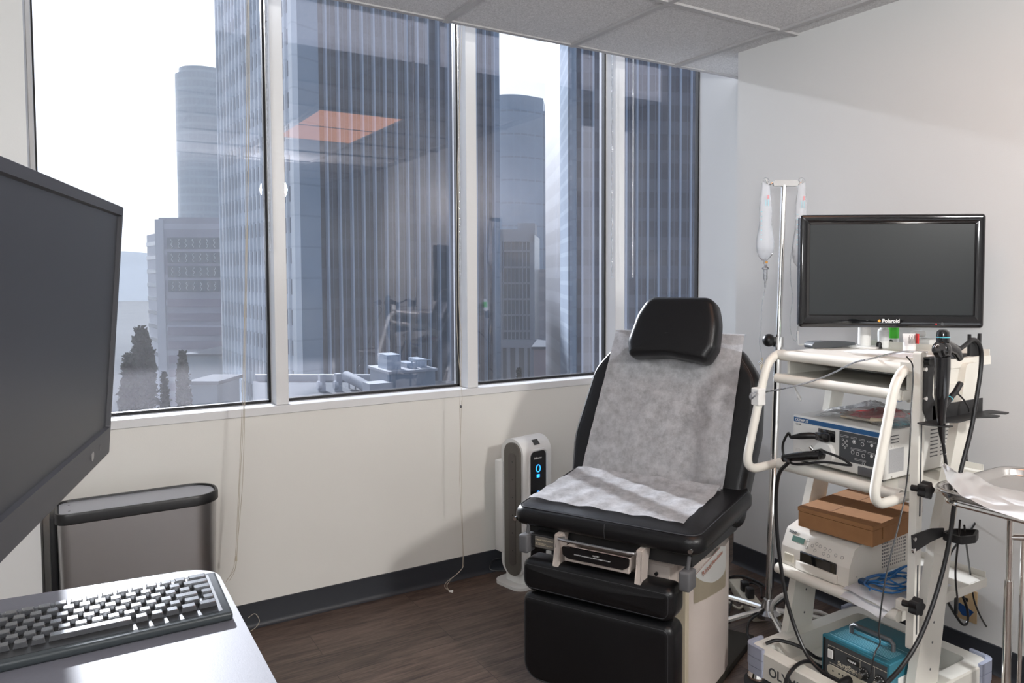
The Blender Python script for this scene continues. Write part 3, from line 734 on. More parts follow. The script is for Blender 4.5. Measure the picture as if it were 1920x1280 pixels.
tag(ppr, 'crinkled white paper sheet laid over the exam chair back and seat', 'paper sheet')
# folded-over top edge of the paper
def topf(a, s):
    u = -.272 + .536 * a; th = s * math.pi * .75
    return bf(u, .59 + .010 * math.sin(th), .1085 - .012 * (1 - math.cos(th)))
w = NB(); grid(w, topf, 20, 6); bmesh.ops.solidify(w, geom=w.faces[:], thickness=.0006); obj('folded_edge', w, M['paper'], ppr)
# seat underframe, rails and step tray
w = NB(); prism(w, [(-.30, .02), (.30, .02), (.30, .44), (-.30, .44)], lambda a, c, t: cl(a, c, t), .50, .555); obj('seat_frame', w, M['blackm'], chair, smooth=False)
for sx in (-1, 1):
    w = NB()
    pl = [(-.045, .548), (.02, .552), (.0, .50), (-.012, .44), (.01, .412), (-.062, .412), (-.054, .45), (-.040, .50)]
    prism(w, pl, lambda a, c, t: cl(.15 * sx + t, a, c), -.011, .011); bmesh.ops.bevel(w, geom=w.edges[:], offset=.003, segments=2, affect='EDGES')
    obj('yoke_arm', w, M['beige'], chair)
TR = Matrix.Translation((0, -.3, 0))
w = NB(); box(w, -.16, .16, -.05, .09, .402, .412, .003, 1, TR); obj('yoke_plate', w, M['beige'], chair)
w = NB()
box(w, -.118, .118, -.04, .25, .475, .480, mx=TR); box(w, -.118, -.114, -.04, .25, .475, .515, mx=TR); box(w, .114, .118, -.04, .25, .475, .515, mx=TR)
box(w, -.118, .118, -.050, -.036, .468, .516, .002, 1, TR)
tray = obj('step_tray', w, M['beige'], chair, smooth=False)
w = NB(); fp = rpoly([(-.122, .519), (.122, .519), (.119, .492), (.10, .482), (-.10, .482), (-.119, .492)], .006, 4); prism(w, fp, lambda a, c, t: cl(a, -.056 + t, c), -.004, .004); obj('front_panel', w, M['blackg'], tray)
w = NB(); tube(w, [cl(-.132, -.03, .535), cl(-.118, -.058, .538), cl(.118, -.058, .538), cl(.132, -.03, .535)], .0055, 8, sm=4); obj('tray_rail', w, M['steel'], tray)
CMt = chair.matrix_basis
text('warning_text', 'NOTE !', .007, tray, M['inkw'], CMt @ cl(-.006, -.0606, .505), CU, -CV)
text('warning_text', 'DO NOT SIT ON FOOTREST, MAY RESULT IN INJURY TO PATIENT', .0045, tray, M['inkw'], CMt @ cl(-.075, -.0606, .498), CU, -CV)
w = NB(); box(w, -.03, .03, .02, .10, .43, .46, .003, 1, TR); cyl(w, cl(-.06, .03, .42), cl(-.055, .03, .465), .008, n=10); obj('latch_mechanism', w, M['greyp'], chair)
for u0, hz in ((-.283, .463), (.302, .448)):
    w = NB(); box(w, u0 - .019, u0 + .019, -.05, .005, hz, hz + .062, .008, 3, TR); cyl(w, cl(u0, -.02, hz + .055), cl(u0 + .005, -.02, hz + .10), .006, n=10)
    obj('stirrup_socket', w, M['greyp'], chair)
w = NB(); box(w, -.262, -.15, -.03, .12, .482, .528, .003, 1, TR); sb = obj('stirrup_bracket', w, M['blackm'], chair)
w = NB(); box(w, -.245, -.165, -.034, -.029, .486, .524, .002, 1, TR); lb = obj('label_plate', w, M['purg'], sb)
text('lettering', 'STIRRUP POSITIONING', .0068, sb, M['tan'], CMt @ cl(-.242, -.0345, .512), CU, -CV)
text('lettering', 'PULL FOR STIRRUPS\nLIFT FOR LATERAL ADJUSTMENT', .0048, sb, M['tan'], CMt @ cl(-.242, -.0345, .501), CU, -CV)
# base pedestal
w = NB(); box(w, -.19, .185, .09, .46, .03, .47, .006, 2, Matrix.Translation((0, -.3, 0))); box(w, -.225, .225, .05, .42, .475, .50, .002, 1, Matrix.Translation((0, -.3, 0)))
box(w, -.20, .21, .055, .12, .40, .478, .003, 1, Matrix.Translation((0, -.3, 0)))
ped = obj('pedestal', w, M['beige'], chair)
w = NB(); 
for v_ in (.12, .19): cyl(w, cl(.2, v_, .487), cl(.2272, v_, .487), .007, n=10)
for u_ in (.10, .165): cyl(w, cl(u_, .048, .445), cl(u_, .0545, .445), .006, n=10)
obj('bolts', w, M['blackp'], ped)
# curved side cover on the camera side
sc = [(.186, .115)] + [(.186 + .105 * math.sin(math.pi * .5 * min(1, k / 6)) , .115 + .02 * k) for k in range(0, 14)] + [(.27, .42), (.24, .455), (.186, .47)]
sc = [(.186, .125), (.245, .135), (.275, .16), (.29, .20), (.296, .26), (.296, .33), (.288, .39), (.265, .435), (.225, .465), (.186, .475)]
def coverring(z): return [cl(a, c, z) for a, c in sc]
w = NB(); prism(w, sc, lambda a, c, t: cl(a, c, t), .03, .475)
cover = obj('side_cover', w, M['beige'], chair, sharp=50)
# tan trim and white badge lie on the curved cover
def on_cover(px, py, off):
    best = None
    for k_ in range(14):
        for (a0, c0_), (a1, c1_) in zip(sc[1:-1], sc[2:]):
            P0 = CMt @ cl(a0, c0_, 0); P1_ = CMt @ cl(a1, c1_, 0); d = P1_ - P0; n_ = Vector((d.y, -d.x, 0)).normalized()
            if n_.dot(CAM - P0) < 0: n_ = -n_
            if abs(n_.dot((CAM - P0).normalized())) < .02: continue
            h = onp(px, py, P0 + n_ * off, n_); f = (h - P0).dot(d) / d.dot(d)
            cen = CMt @ cl(.20, .29, 0)
            if -.02 <= f <= 1.02 and (Vector((h.x, h.y, 0)) - cen).dot(Vector((CAM.x, CAM.y, 0)) - cen) > -.02:
                dd_ = (h - CAM).length
                if best is None or dd_ < best[0]: best = (dd_, h)
        if best: return best[1]
        px -= 1
    return CMt @ cl(.296, .33, .43)
w = NB()
def capf(a, q):
    px = 1301 + 60 * a; y0_ = 1079 - 55 * a; y1_ = 1131 - 32 * a ** 1.3; return on_cover(px, y0_ + (y1_ - y0_) * q, .0015)
grid(w, capf, 14, 5); bmesh.ops.solidify(w, geom=w.faces[:], thickness=.0012); obj('cover_cap', w, M['tan'], cover, world=True, sharp=60)
LL = smooth_pts([(1351, 1024, 0), (1330, 1047, 0), (1312, 1066, 0), (1303, 1077, 0), (1309, 1084, 0), (1320, 1090, 0), (1333, 1092, 0)], 3)
RR = smooth_pts([(1361, 1024, 0), (1361, 1045, 0), (1361, 1060, 0), (1359, 1070, 0), (1354, 1079, 0), (1347, 1086, 0), (1336, 1092, 0)], 3)
def badgef(a, q):
    i = min(int(q * (len(LL) - 1)), len(LL) - 2); f = q * (len(LL) - 1) - i
    l_ = LL[i].lerp(LL[i + 1], f); r_ = RR[i].lerp(RR[i + 1], f); p = l_.lerp(r_, a); return on_cover(p.x, p.y, .0035)
w = NB(); grid(w, badgef, 8, 18); bmesh.ops.solidify(w, geom=w.faces[:], thickness=.0015); bd = obj('badge', w, M['white'], cover, world=True, sharp=60)
rust = mat('rust_print', (.35, .16, .12), .5)
for wd_, pa_, pb2_ in (('Ritter', (1318, 1081), (1333, 1063)), ('Revolution', (1336, 1059), (1357, 1034))):
    p0 = on_cover(*pa_, .0062); p1 = on_cover(*pb2_, .0062); hd = Vector((p1.x - p0.x, p1.y - p0.y, 0)).normalized(); nn3 = Vector((hd.y, -hd.x, 0))
    if nn3.dot(CAM - p0) < 0: nn3 = -nn3
    text('lettering', wd_, 0.023 if wd_ == 'Ritter' else .019, cover, rust, p0, p1 - p0, nn3, ext=.0005, shear=.15)
w = NB(); tube(w, [on_cover(1305 + 5 * k_, 1076 - 5.5 * k_, .0052) for k_ in range(10)], .0009, 5); obj('rust_line', w, rust, cover, world=True)
w = NB(); box(w, .205, .245, .108, .134, .05, .40, .003, 1, TR); obj('edge_strip', w, M['tan'], cover)
w = NB(); box(w, -.24, .30, .06, .66, .0, .03, .01, 2, Matrix.Translation((0, -.3, 0))); obj('floor_plate', w, M['brown_wd'], chair)
# back lift column behind pedestal
w = NB(); box(w, -.08, .08, .42, .56, .10, .62, .01, 2, Matrix.Translation((0, -.3, 0))); obj('lift_column', w, M['beige'], chair)
# leg rest: two pads
def lf(a, c, t): return cl(a, -.01 - t * .0 + (.095 - t) * 1 - .055, c)
for (z0, z1, nm) in ((.342, .452, 'upper_leg_pad'), (.035, .338, 'lower_leg_pad')):
    pp = rpoly([(-.282, z0), (.272, z0), (.272, z1), (-.282, z1)], [.04 if z1 - z0 < .2 else .05, .04, .03, .03] if nm[0] == 'u' else [.07, .07, .035, .035])
    w = NB(); cushion(w, pp, lf, .095, .03, .006, .02); pd = obj(nm, w, M['leather'], chair)
    piping('seam', pp, lf, .093, .016, pd, .0013)
w = NB(); box(w, -.14, .14, .03, .06, .06, .40, mx=Matrix.Translation((0, -.3, 0))); obj('leg_rest_panel', w, M['blackm'], chair, smooth=False)

# ------------------------------------------------------------ IV pole
ivb = Vector((2.291, 2.104, 0)); ivt = Vector((2.389, 2.137, 1.765))
iv = thing('iv_pole', 'chrome IV pole on a star base beside the exam chair', 'IV pole', ivb)
iv_inv = iv.matrix_basis.inverted()
def on_pole(z): return ivb.lerp(ivt, z / 1.765)
w = NB(); tube(w, [on_pole(.06), on_pole(1.12)], .0155, 16); obj('lower_tube', w, M['chrome'], iv, world=True)
w = NB(); tube(w, [on_pole(1.10), on_pole(1.755)], .011, 16); obj('upper_tube', w, M['chrome'], iv, world=True)
w = NB(); cyl(w, on_pole(1.115), on_pole(1.155), .021, n=20); obj('collar', w, M['chrome'], iv, world=True)
w = NB(); kp = on_pole(1.14); sphere(w, kp + Vector((-.030, .022, .002)), .026); cyl(w, kp, kp + Vector((-.02, .014, 0)), .008); obj('lock_knob', w, M['blackp'], iv, world=True)
w = NB(); RT = Vector((math.cos(YAW), -math.sin(YAW), 0)); HD = RT
tp = ivt
for (hx, hn) in ((-.058, 0), (.072, 0)):
    pass
prism(w, rpoly([(-.042, 1.752), (.052, 1.752), (.058, 1.765), (.05, 1.775), (-.036, 1.775), (-.045, 1.765)], .003, 2), lambda a, c, t: Vector((ivt.x, ivt.y, 0)) + HD * a + Vector((-HD.y, HD.x, 0)) * t + Vector((0, 0, c)), -.010, .010)
obj('hanger_plate', w, mat('worn_steel', (.22, .22, .22), .45, .9), iv, world=True)
for sg in (-1, 1):
    w = NB(); c0 = ivt + HD * (.045 * sg) + Vector((0, 0, 0)); 
    tube(w, [c0, c0 + HD * .012 * sg + Vector((0, 0, -.006)), c0 + HD * .022 * sg, c0 + HD * .026 * sg + Vector((0, 0, .014))], .0035, 8, sm=4); obj('hook', w, M['chrome'], iv, world=True)
ah = [R(95), R(167), R(239), R(311), R(23)]
for a_ in ah:
    w = NB(); d_ = Vector((math.cos(a_), math.sin(a_), 0)); Lg = .25
    tube(w, [ivb + Vector((0, 0, .075)) + d_ * .03, ivb + d_ * (Lg * .5) + Vector((0, 0, .068)), ivb + d_ * Lg + Vector((0, 0, .055))], .013, 10); lg = obj('leg', w, M['chrome'], iv, world=True)
    w = NB(); c0 = ivb + d_ * (Lg - .005); cyl(w, c0 + Vector((0, 0, .06)), c0 + Vector((0, 0, .03)), .008, n=8); cyl(w, c0 + Vector((-.011, .005, .0205)), c0 + Vector((.011, -.005, .0205)), .02, n=14); obj('caster', w, M['blackp'], lg, world=True)
w = NB(); lathe(w, [(.055, .055), (.055, .07), (.03, .082), (.018, .12)], ivb, 20); obj('hub', w, M['steel'], iv, world=True)

def iv_bag(px, py0, py1, wd, label, full):
    top = onp(px, py0, ivt, (math.sin(YAW), math.cos(YAW), 0)); bot = onp(px, py1, ivt, (math.sin(YAW), math.cos(YAW), 0)); H = top.z - bot.z
    t = thing('iv_bag', label, 'IV bag', (top.x, top.y, bot.z), -YAW)
    w = NB()
    def half(sgn):
        def f(a, s):
            wdt = wd * (.50 + .85 * s - .25 * s * s) * (1 if s < .9 else 1 - ((s - .9) / .1) ** 2 * .55)
            x = (a - .5) * wdt * (1 + .06 * math.sin(s * 11))
            dpt = (.004 + .020 * s ** .8) * math.sqrt(max(0, 1 - (2 * a - 1) ** 2)) * (1 if s < .93 else (1 - s) / .07 * .9 + .1)
            return Vector((x + .002 * math.sin(s * 14 + a * 3), sgn * dpt, H * (1 - s) + .0025 * math.sin(a * 9 + s * 4)))
        grid(w, f, 12, 18)
    half(1); half(-1); bmesh.ops.remove_doubles(w, verts=w.verts, dist=.0003)
    bag = obj('bag', w, M['bagfluid'], t)
    w = NB(); tube(w, [(0, 0, H - .004), (-.012, 0, H + .012), (0, 0, H + .022), (.012, 0, H + .010), (0, 0, H - .004)], .0015, 6, sm=3); obj('hanging_loop', w, M['tubing'], t)
    w = NB()
    for i in range(7): box(w, -wd * .36, -wd * .28, -.0225, -.022, H * (.62 - i * .06), H * (.626 - i * .06))
    for i in range(3): box(w, -wd * .06 + i * .005, -wd * .06 + i * .005 + .0012, -.0165, -.016, H * .70, H * .78)
    obj('scale_marks', w, M['cyan'], t, smooth=False)['kind'] = 'stuff'
    w = NB(); box(w, wd * .05, wd * .16, -.0165, -.016, H * .79, H * .84); obj('red_print', w, mat('faint_red', (.75, .35, .38), .6), t, smooth=False)
    w = NB(); cyl(w, (0, 0, .004), (0, 0, -.018), .006, n=10); obj('port', w, M['tubing'], t)
    w = NB(); cyl(w, (.005, -.003, -.006), (.005, -.003, -.014), .0055, n=10); obj('port_cap', w, M['orange'], t)
    return t, bot
bagA, botA = iv_bag(1436, 343, 487, .064, 'clear IV fluid bag hanging from the left hook of the pole', 1)
bagB, botB = iv_bag(1503, 343, 500, .062, 'clear IV fluid bag hanging from the right hook, half behind the TV', 1)
def world_tube(name, pts, r, m, label, cat, sm=6, n=8, group=None):
    w = NB(); tube(w, pts, r, n, sm=sm); o = obj(name, w, m, world=True); tag(o, label, cat, group); return o
# drip set
dr = thing('drip_set', 'clear drip chamber and thin line hanging under the left IV bag', 'drip line', (botA.x, botA.y, botA.z - .12))
w = NB(); lathe(w, [(.004, -.018), (.009, -.028), (.014, -.032), (.014, -.036), (.0085, -.04), (.0085, -.075), (.004, -.085), (.003, -.11)], botA + Vector((-.002, 0, 0)), 14); obj('drip_chamber', w, M['tubing'], dr, world=True)
PIV = (math.sin(YAW), math.cos(YAW), 0)
def pv(px, py, off=0): 
    return onp(px, py, ivt + Vector((PIV[0], PIV[1], 0)) * off, PIV)
w = NB(); tube(w, [botA + Vector((-.002, 0, -.11)), pv(1429, 570), pv(1427, 610), pv(1424, 640), pv(1428, 668), pv(1426, 700), pv(1428, 740)], .0018, 6, sm=5); obj('line', w, M['tubing'], dr, world=True)
w = NB(); p_ = pv(1429, 684); cyl(w, p_ + Vector((0, 0, .03)), p_ - Vector((.004, 0, .02)), .004, .006, 8); obj('roller_clamp', w, M['tan'], dr, world=True)
d2 = thing('drip_set', 'thin clear line coiled down from the right IV bag behind the TV edge', 'drip line', (botB.x, botB.y, 1.1))
w = NB(); tube(w, [pv(1496, 420), pv(1484, 470), pv(1482, 520), pv(1486, 560), pv(1481, 600), pv(1484, 628), pv(1492, 640), pv(1494, 622), pv(1499, 600)], .0018, 6, sm=5); obj('line', w, M['tubing'], d2, world=True)
w = NB(); p_ = pv(1500, 635); prism(w, [(-.006, -.02), (.014, -.02), (.022, -.024), (.002, -.028), (-.008, -.024), (-.012, .03), (-.006, .03)], lambda a, c, t: p_ + HD * a + Vector((0, 0, c)) + Vector((PIV[0], PIV[1], 0)) * t, -.003, .003); obj('plastic_clip', w, M['white'], d2, world=True)

# ------------------------------------------------------------ endoscopy cart
cart = thing('equipment_cart', 'cream wheeled endoscopy cart with curved front handles', 'cart', (2.15, 1.565, 0))
CM = cart.matrix_basis
def cw(name, w, m, parent=None, **k): return obj(name, w, m, parent or cart, world=True, **k)
YL, YR_ = 1.795, 1.335
# base
w = NB()
outer = rpoly([(1.87, 1.29), (2.44, 1.29), (2.44, 1.81), (1.87, 1.81)], .045, 6)
inner = rpoly([(1.915, 1.345), (2.385, 1.345), (2.385, 1.755), (1.915, 1.755)], .02, 6)
inner2 = [(a, c) for a, c in inner]
O0 = [w.verts.new((a, c, .085)) for a, c in outer]; O1 = [w.verts.new((a, c, .165)) for a, c in inset(outer, .0)]; O2 = [w.verts.new((a, c, .17)) for a, c in inset(outer, .005)]
I1 = [w.verts.new((a, c, .17)) for a, c in inner]; I0 = [w.verts.new((a, c, .105)) for a, c in inset(inner, .01)]
n_ = len(O0)
for A_, B_ in ((O0, O1), (O1, O2), (O2, I1), (I1, I0)):
    for i in range(n_): w.faces.new((A_[i], A_[(i + 1) % n_], B_[(i + 1) % n_], B_[i]))
w.faces.new(I0); w.faces.new(O0[::-1])
base = cw('base_tray', w, M['cart'])
text('lettering', 'OLYMPUS', .042, base, M['panelg'], (1.8695, 1.712, .105), (0, -1, 0), (-1, 0, 0), bold=.0008)
for (x, y) in ((1.885, 1.795), (1.885, 1.305), (2.425, 1.795), (2.425, 1.305)):
    w = NB(); sx = -1 if x < 2.1 else 1; sy = -1 if y < 1.5 else 1
    pl = rpoly([(x + sx * .022, y + sy * .022), (x - sx * .06, y + sy * .022), (x - sx * .06, y + sy * .008), (x - sx * .005, y + sy * .008), (x + sx * .008, y - sy * .005), (x + sx * .008, y - sy * .06), (x + sx * .022, y - sy * .06)], [.03, .004, .004, .01, .01, .004, .004], 5)
    for (z0, z1, ins) in ((.085, .108, .002), (.108, .111, .004), (.111, .140, .0), (.140, .143, .004), (.143, .178, .0)): prism(w, inset(pl, ins) , lambda a, c, t: Vector((a, c, t)), z0, z1)
    bp_ = cw('corner_bumper', w, M['bump'])
    w = NB(); cx_, cy_ = x - sx * .012, y - sy * .012
    lathe(w, [(.034, .062), (.036, .07), (.030, .085)], (cx_, cy_, 0), 20); cs = cw('caster', w, M['chrome'])
    w = NB(); cyl(w, (cx_ - .012, cy_ + .02, .034), (cx_ + .012, cy_ + .02, .034), .034, n=20); cyl(w, (cx_ - .012, cy_ - .02, .034), (cx_ + .012, cy_ - .02, .034), .034, n=20)
    box(w, cx_ - .014, cx_ + .014, cy_ - .012, cy_ + .012, .03, .066); cw('wheel', w, M['panelg'], cs)
# uprights
for y0 in (YL - .005, YR_ - .022):
    w = NB(); y1 = y0 + .028
    pr = rpoly([(2.035, .12), (2.165, .12), (2.235, .60), (2.335, 1.0), (2.375, 1.13), (2.29, 1.13), (2.245, .92), (2.145, .60)], [.01, .01, .2, .3, .02, .02, .2, .3], 4)
    prism(w, pr, lambda a, c, t: Vector((a, t, c)), y0, y1); bmesh.ops.bevel(w, geom=[e_ for e_ in w.edges if abs(e_.verts[0].co.y - e_.verts[1].co.y) < 1e-6 and e_.calc_face_angle(0) > 1.2], offset=.010, segments=3, affect='EDGES')
    up_ = cw('upright', w, M['cart'])
    w = NB()
    for z in (.22, .30, .36): cyl(w, (2.11 + z * .1, y0 - .0004, z), (2.11 + z * .1, y0 + .002, z), .004, n=8)
    cw('screw_holes', w, M['greyp'], up_)
# shelves
def shelf(name, z, x1, front_r=.017, x0=2.0, lip=True, mat_=None):
    w = NB(); box(w, x0 + .005, x1, YR_, YL, z - .006, z + .006, .002, 1); tube(w, [(x0, YR_ - .002, z - .006), (x0, YL + .002, z - .006)], front_r, 16)
    box(w, x0 + .01, x1, YR_ - .004, YR_, z - .022, z + .006); box(w, x0 + .01, x1, YL, YL + .004, z - .022, z + .006)
    if lip: box(w, x1 - .004, x1, YR_, YL, z - .006, z + .025)
    return cw(name, w, mat_ or M['cart'])
sh1 = shelf('lower_shelf', .412, 2.47); sh2 = shelf('middle_shelf', .768, 2.44); sh3 = shelf('keyboard_tray', 1.062, 2.36, .016, 1.985, False); sh4 = shelf('top_shelf', 1.138, 2.46)
for ya_ in (YL - .012, YR_): w = NB(); box(w, 2.03, 2.34, ya_, ya_ + .012, 1.03, 1.13, .004, 1); cw('housing_side', w, M['cart'])
w = NB(); box(w, 2.03, 2.05, 1.46, 1.56, 1.112, 1.128); cw('centre_bracket', w, M['cart'])
w = NB(); box(w, 2.30, 2.31, YR_ + .012, YL - .012, 1.07, 1.13); cw('housing_back', w, M['greyp'])
w = NB(); box(w, 1.985, 2.01, YR_ + .003, YR_ + .022, 1.035, 1.066, .005, 2); box(w, 2.0, 2.02, YR_ - .001, YR_ + .02, .755, .765, .002, 1); cw('blue_tab', w, mat('light_blue_plastic', (.40, .50, .72), .4))
# handles
for yh in (YL + .012, YR_ - .012):
    w = NB()
    hp = [(2.03, 1.134), (1.995, 1.132), (1.962, 1.112), (1.938, 1.07), (1.905, .96), (1.872, .845), (1.862, .80), (1.868, .775), (1.888, .762), (1.92, .760), (2.03, .764)]
    tube(w, [(a, yh, c) for a, c in hp], .0145, 14, sm=5); cw('handle', w, M['cart'])
# slotted accessory rail on the right side
w = NB(); YS = YR_ - .052
prism(w, rpoly([(1.975, .335), (2.002, .335), (2.012, 1.185), (1.985, 1.185)], .008, 4), lambda a, c, t: Vector((a, t, c)), YS - .012, YS + .012)
rail = cw('slotted_rail', w, M['cart'])
for z0, z1 in ((.38, .58), (.72, .98)): 
    w = NB(); f = (z0 - .335) / .85; box(w, 1.987 + f * .01, 1.993 + f * .01, YS - .0128, YS - .0118, z0, z1); cw('rail_slot', w, M['panelg'], rail)
for z in (.45, .80, 1.14): w = NB(); box(w, 1.985, 2.01, YS + .012, YR_, z - .012, z + .012); cw('rail_spacer', w, M['cart'], rail)
def star_knob(px, py):
    p = ony(px, py, YS - .045); w = NB(); d = Vector((0, -1, 0))
    cyl(w, p + Vector((-.008, .034, 0)), p, .009, n=10)
    pts = [(.0215 + .0035 * math.cos(5 * 2 * math.pi * i / 40)) for i in range(40)]
    prism(w, [(r_ * math.cos(2 * math.pi * i / 40), r_ * math.sin(2 * math.pi * i / 40)) for i, r_ in enumerate(pts)], lambda a, c, t: p + Vector((a, -t, c)), -.008, .016)
    return cw('star_knob', w, M['blackp'])
star_knob(1733, 918); star_knob(1716, 1136)
# scope hanger: black bent steel
w = NB(); yb = YS - .014
prism(w, rpoly([(1.995, 1.02), (2.02, .985), (2.09, .985), (2.09, 1.035), (2.045, 1.045), (2.037, 1.06), (2.045, 1.168), (1.995, 1.168)], [.01, .01, .004, .004, .012, .012, .003, .003], 4), lambda a, c, t: Vector((a, t, c)), yb - .003, yb)
box(w, 2.04, 2.30, yb - .003, yb, .99, 1.03)
hanger = cw('scope_hanger', w, M['blackm'])
def plate(P, z, th, f=None):
    w = NB(); prism(w, P, lambda a, c, t: Vector((a, c, t)), z, z + th); return w
w = plate(rpoly([(1.99, yb), (2.20, yb), (2.20, yb - .052), (2.15, yb - .052), (2.15, yb - .040), (2.06, yb - .062), (2.035, yb - .045), (2.0, yb - .07), (1.985, yb - .03)], .006, 4), 1.168, .003); cw('hook_plate', w, M['blackm'], hanger)
w = plate(rpoly([(1.965, yb - .002), (2.34, yb - .002), (2.345, yb - .060), (2.315, yb - .066), (2.29, yb - .035), (2.27, yb - .035), (2.27, yb - .074), (2.24, yb - .080), (2.18, yb - .050), (2.07, yb - .06), (2.05, yb - .045), (2.0, yb - .045), (2.01, yb - .085), (1.985, yb - .085), (1.962, yb - .035)], .004, 3), .987, .003); cw('scope_tray', w, M['blackm'], hanger)
# cable fork at the far end of hook plate
q0 = onp(1831, 668, (0, yb - .09, 0), (0, 1, 0)); q0 = Vector((2.205, yb - .085, 1.17))
w = NB(); px0 = ony(1815, 668, yb - .047); px1 = ony(1836, 668, yb - .047)
prism(w, [(px0.x, 1.17), (px1.x, 1.17), (px1.x + .001, 1.232), (px1.x - .006, 1.232), (px1.x - .008, 1.212), (px0.x + .008, 1.212), (px0.x + .006, 1.232), (px0.x, 1.232)], lambda a, c, t: Vector((a, t, c)), yb - .052, yb - .044); cw('cable_fork', w, M['blackm'], hanger)
w = NB()
for (px, py) in ((1735, 692), (1735, 747)):
    p = ony(px, py, yb - .004); cyl(w, p + Vector((0, .003, 0)), p + Vector((0, -.004, 0)), .006, n=12)
cw('bolts', w, M['chrome'], hanger)
w = NB(); p = ony(1736, 678, yb - .004); cyl(w, p + Vector((0, .003, 0)), p + Vector((.0, -.014, 0)), .008, n=14); cw('stop', w, M['blackp'], hanger)
# lower cable bracket
w = NB(); P = [ony(1708, 1003, yb), ony(1710, 1036, yb), ony(1745, 1014, yb), ony(1768, 1004, yb), ony(1768, 989, yb), ony(1745, 990, yb)]
prism(w, [(p.x, p.z) for p in P], lambda a, c, t: Vector((a, t, c)), yb - .004, yb); low = cw('cable_bracket', w, M['blackm'])
pa = ony(1765, 1000, yb)
w = NB(); ring = [(pa.x - .004, yb), (pa.x + .06, yb - .005), (pa.x + .115, yb - .05), (pa.x + .05, yb - .075), (pa.x, yb - .06)]
ro = rpoly(ring, .012, 4)
A_ = []
for (ins, z) in ((0, -.016), (0, .006), (.008, .006), (.008, -.016)): A_.append([w.verts.new((a, c, pa.z + z)) for a, c in inset(ro, ins)])
n_ = len(ro)
for k_ in range(4):
    for i in range(n_): w.faces.new((A_[k_][i], A_[k_][(i + 1) % n_], A_[(k_ + 1) % 4][(i + 1) % n_], A_[(k_ + 1) % 4][i]))
cw('cable_ring', w, M['blackm'], low)
w = NB()
for (px, py) in ((1714, 1010), (1713, 1031)):
    p = ony(px, py, yb - .004); cyl(w, p + Vector((0, .003, 0)), p + Vector((0, -.004, 0)), .006, n=12)
cw('bolts', w, M['chrome'], low)

# ------------------------------------------------------------ TV on post
tvc = (onz(1500, 404, 1.6) + onz(1847, 404, 1.6)) / 2
tl_ = Vector((2.097, 1.805, 0)); tr_ = Vector((2.563, 1.418, 0)); tX = (tr_ - tl_).normalized(); tw = (tr_ - tl_).length
tN = Vector((tX.y, -tX.x, 0)); 
if tN.dot(CAM) < 0 and (Vector((0, 0, 0)) - tl_).dot(tN) < 0: tN = -tN
tc_ = (tl_ + tr_) / 2
tv = thing('television', 'gloss black flat TV on a post above the cart', 'television', (tc_.x, tc_.y, 1.222), math.atan2(tX.y, tX.x))
TH_ = .382; hw = tw / 2
w = NB(); fr = rpoly([(-hw, 0), (hw, 0), (hw, TH_), (-hw, TH_)], .012, 5)
sc_ = [(-hw + .036, .044), (hw - .036, .044), (hw - .036, TH_ - .034), (-hw + .036, TH_ - .034)]
def tvf(a, c, t): return Vector((a, t, c))
def ringf(w, loops):
    n = len(loops[0])
    for A, B in zip(loops, loops[1:]):
        for i in range(n): w.faces.new((A[i], A[(i + 1) % n], B[(i + 1) % n], B[i]))
sr = rpoly(sc_, .0005, 5)
L0 = [w.verts.new(tvf(a, c, .03)) for a, c in fr]; L1 = [w.verts.new(tvf(a, c, -.006)) for a, c in fr]; L2 = [w.verts.new(tvf(a, c, -.013)) for a, c in inset(fr, .004)]
L2b = [w.verts.new(tvf(a, c, -.015)) for a, c in inset(fr, .009)]
L3 = [w.verts.new(tvf(a, c, -.011)) for a, c in inset(sr, -.003)]; L4 = [w.verts.new(tvf(a, c, -.006)) for a, c in sr]
ringf(w, [L0, L1, L2, L2b, L3, L4]); w.faces.new(L0)
obj('bezel', w, M['blackg'], tv, sharp=50)
w = NB(); box(w, -hw + .034, hw - .034, -.0075, .0, .042, TH_ - .032); obj('screen', w, M['screen'], tv, smooth=False)
w = NB(); box(w, -hw + .05, hw - .05, .03, .055, .04, TH_ - .04, .015, 2); obj('rear_housing', w, M['blackp'], tv)
TX = Vector((tX.x, tX.y, 0)); TN = -Vector((-tX.y, tX.x, 0))
lp = tv.matrix_basis @ Vector((-.006 - .022, -.0152, .018))
text('lettering', 'Polaroid', .017, tv, M['inkw'], lp, TX, TN, bold=.0004)
w = NB(); p0 = Vector((-.0375, -.0155, .0235))
prism(w, [(-.0055, 0), (0, .0055), (0.0055, 0), (0, -.0055)], lambda a, c, t: p0 + Vector((a, t, c)), -.0008, .0008); obj('logo_diamond', w, M['orange'], tv, smooth=False)
w = NB(); cyl(w, (hw - .155, -.0145, .014), (hw - .155, -.0155, .014), .0016, n=8); obj('standby_light', w, M['ledred'], tv)
w = NB(); cyl(w, (hw - .135, -.0140, .014), (hw - .135, -.0157, .014), .005, n=14); obj('power_button', w, M['panelg'], tv)
pp_ = tv.matrix_basis @ Vector((-.058, .095, 0)); pp_.z = 1.1445
w = NB(); cyl(w, pp_, pp_ + Vector((0, 0, .10 + .18)), .0215, n=24); lathe(w, [(.055, 0), (.055, .006), (.03, .008)], pp_, 24); post = obj('post', w, M['device'], tv, world=True)
w = NB(); box(w, -.07, .02, .05, .10, .13, .25, .004, 1); obj('mount', w, M['blackp'], tv)

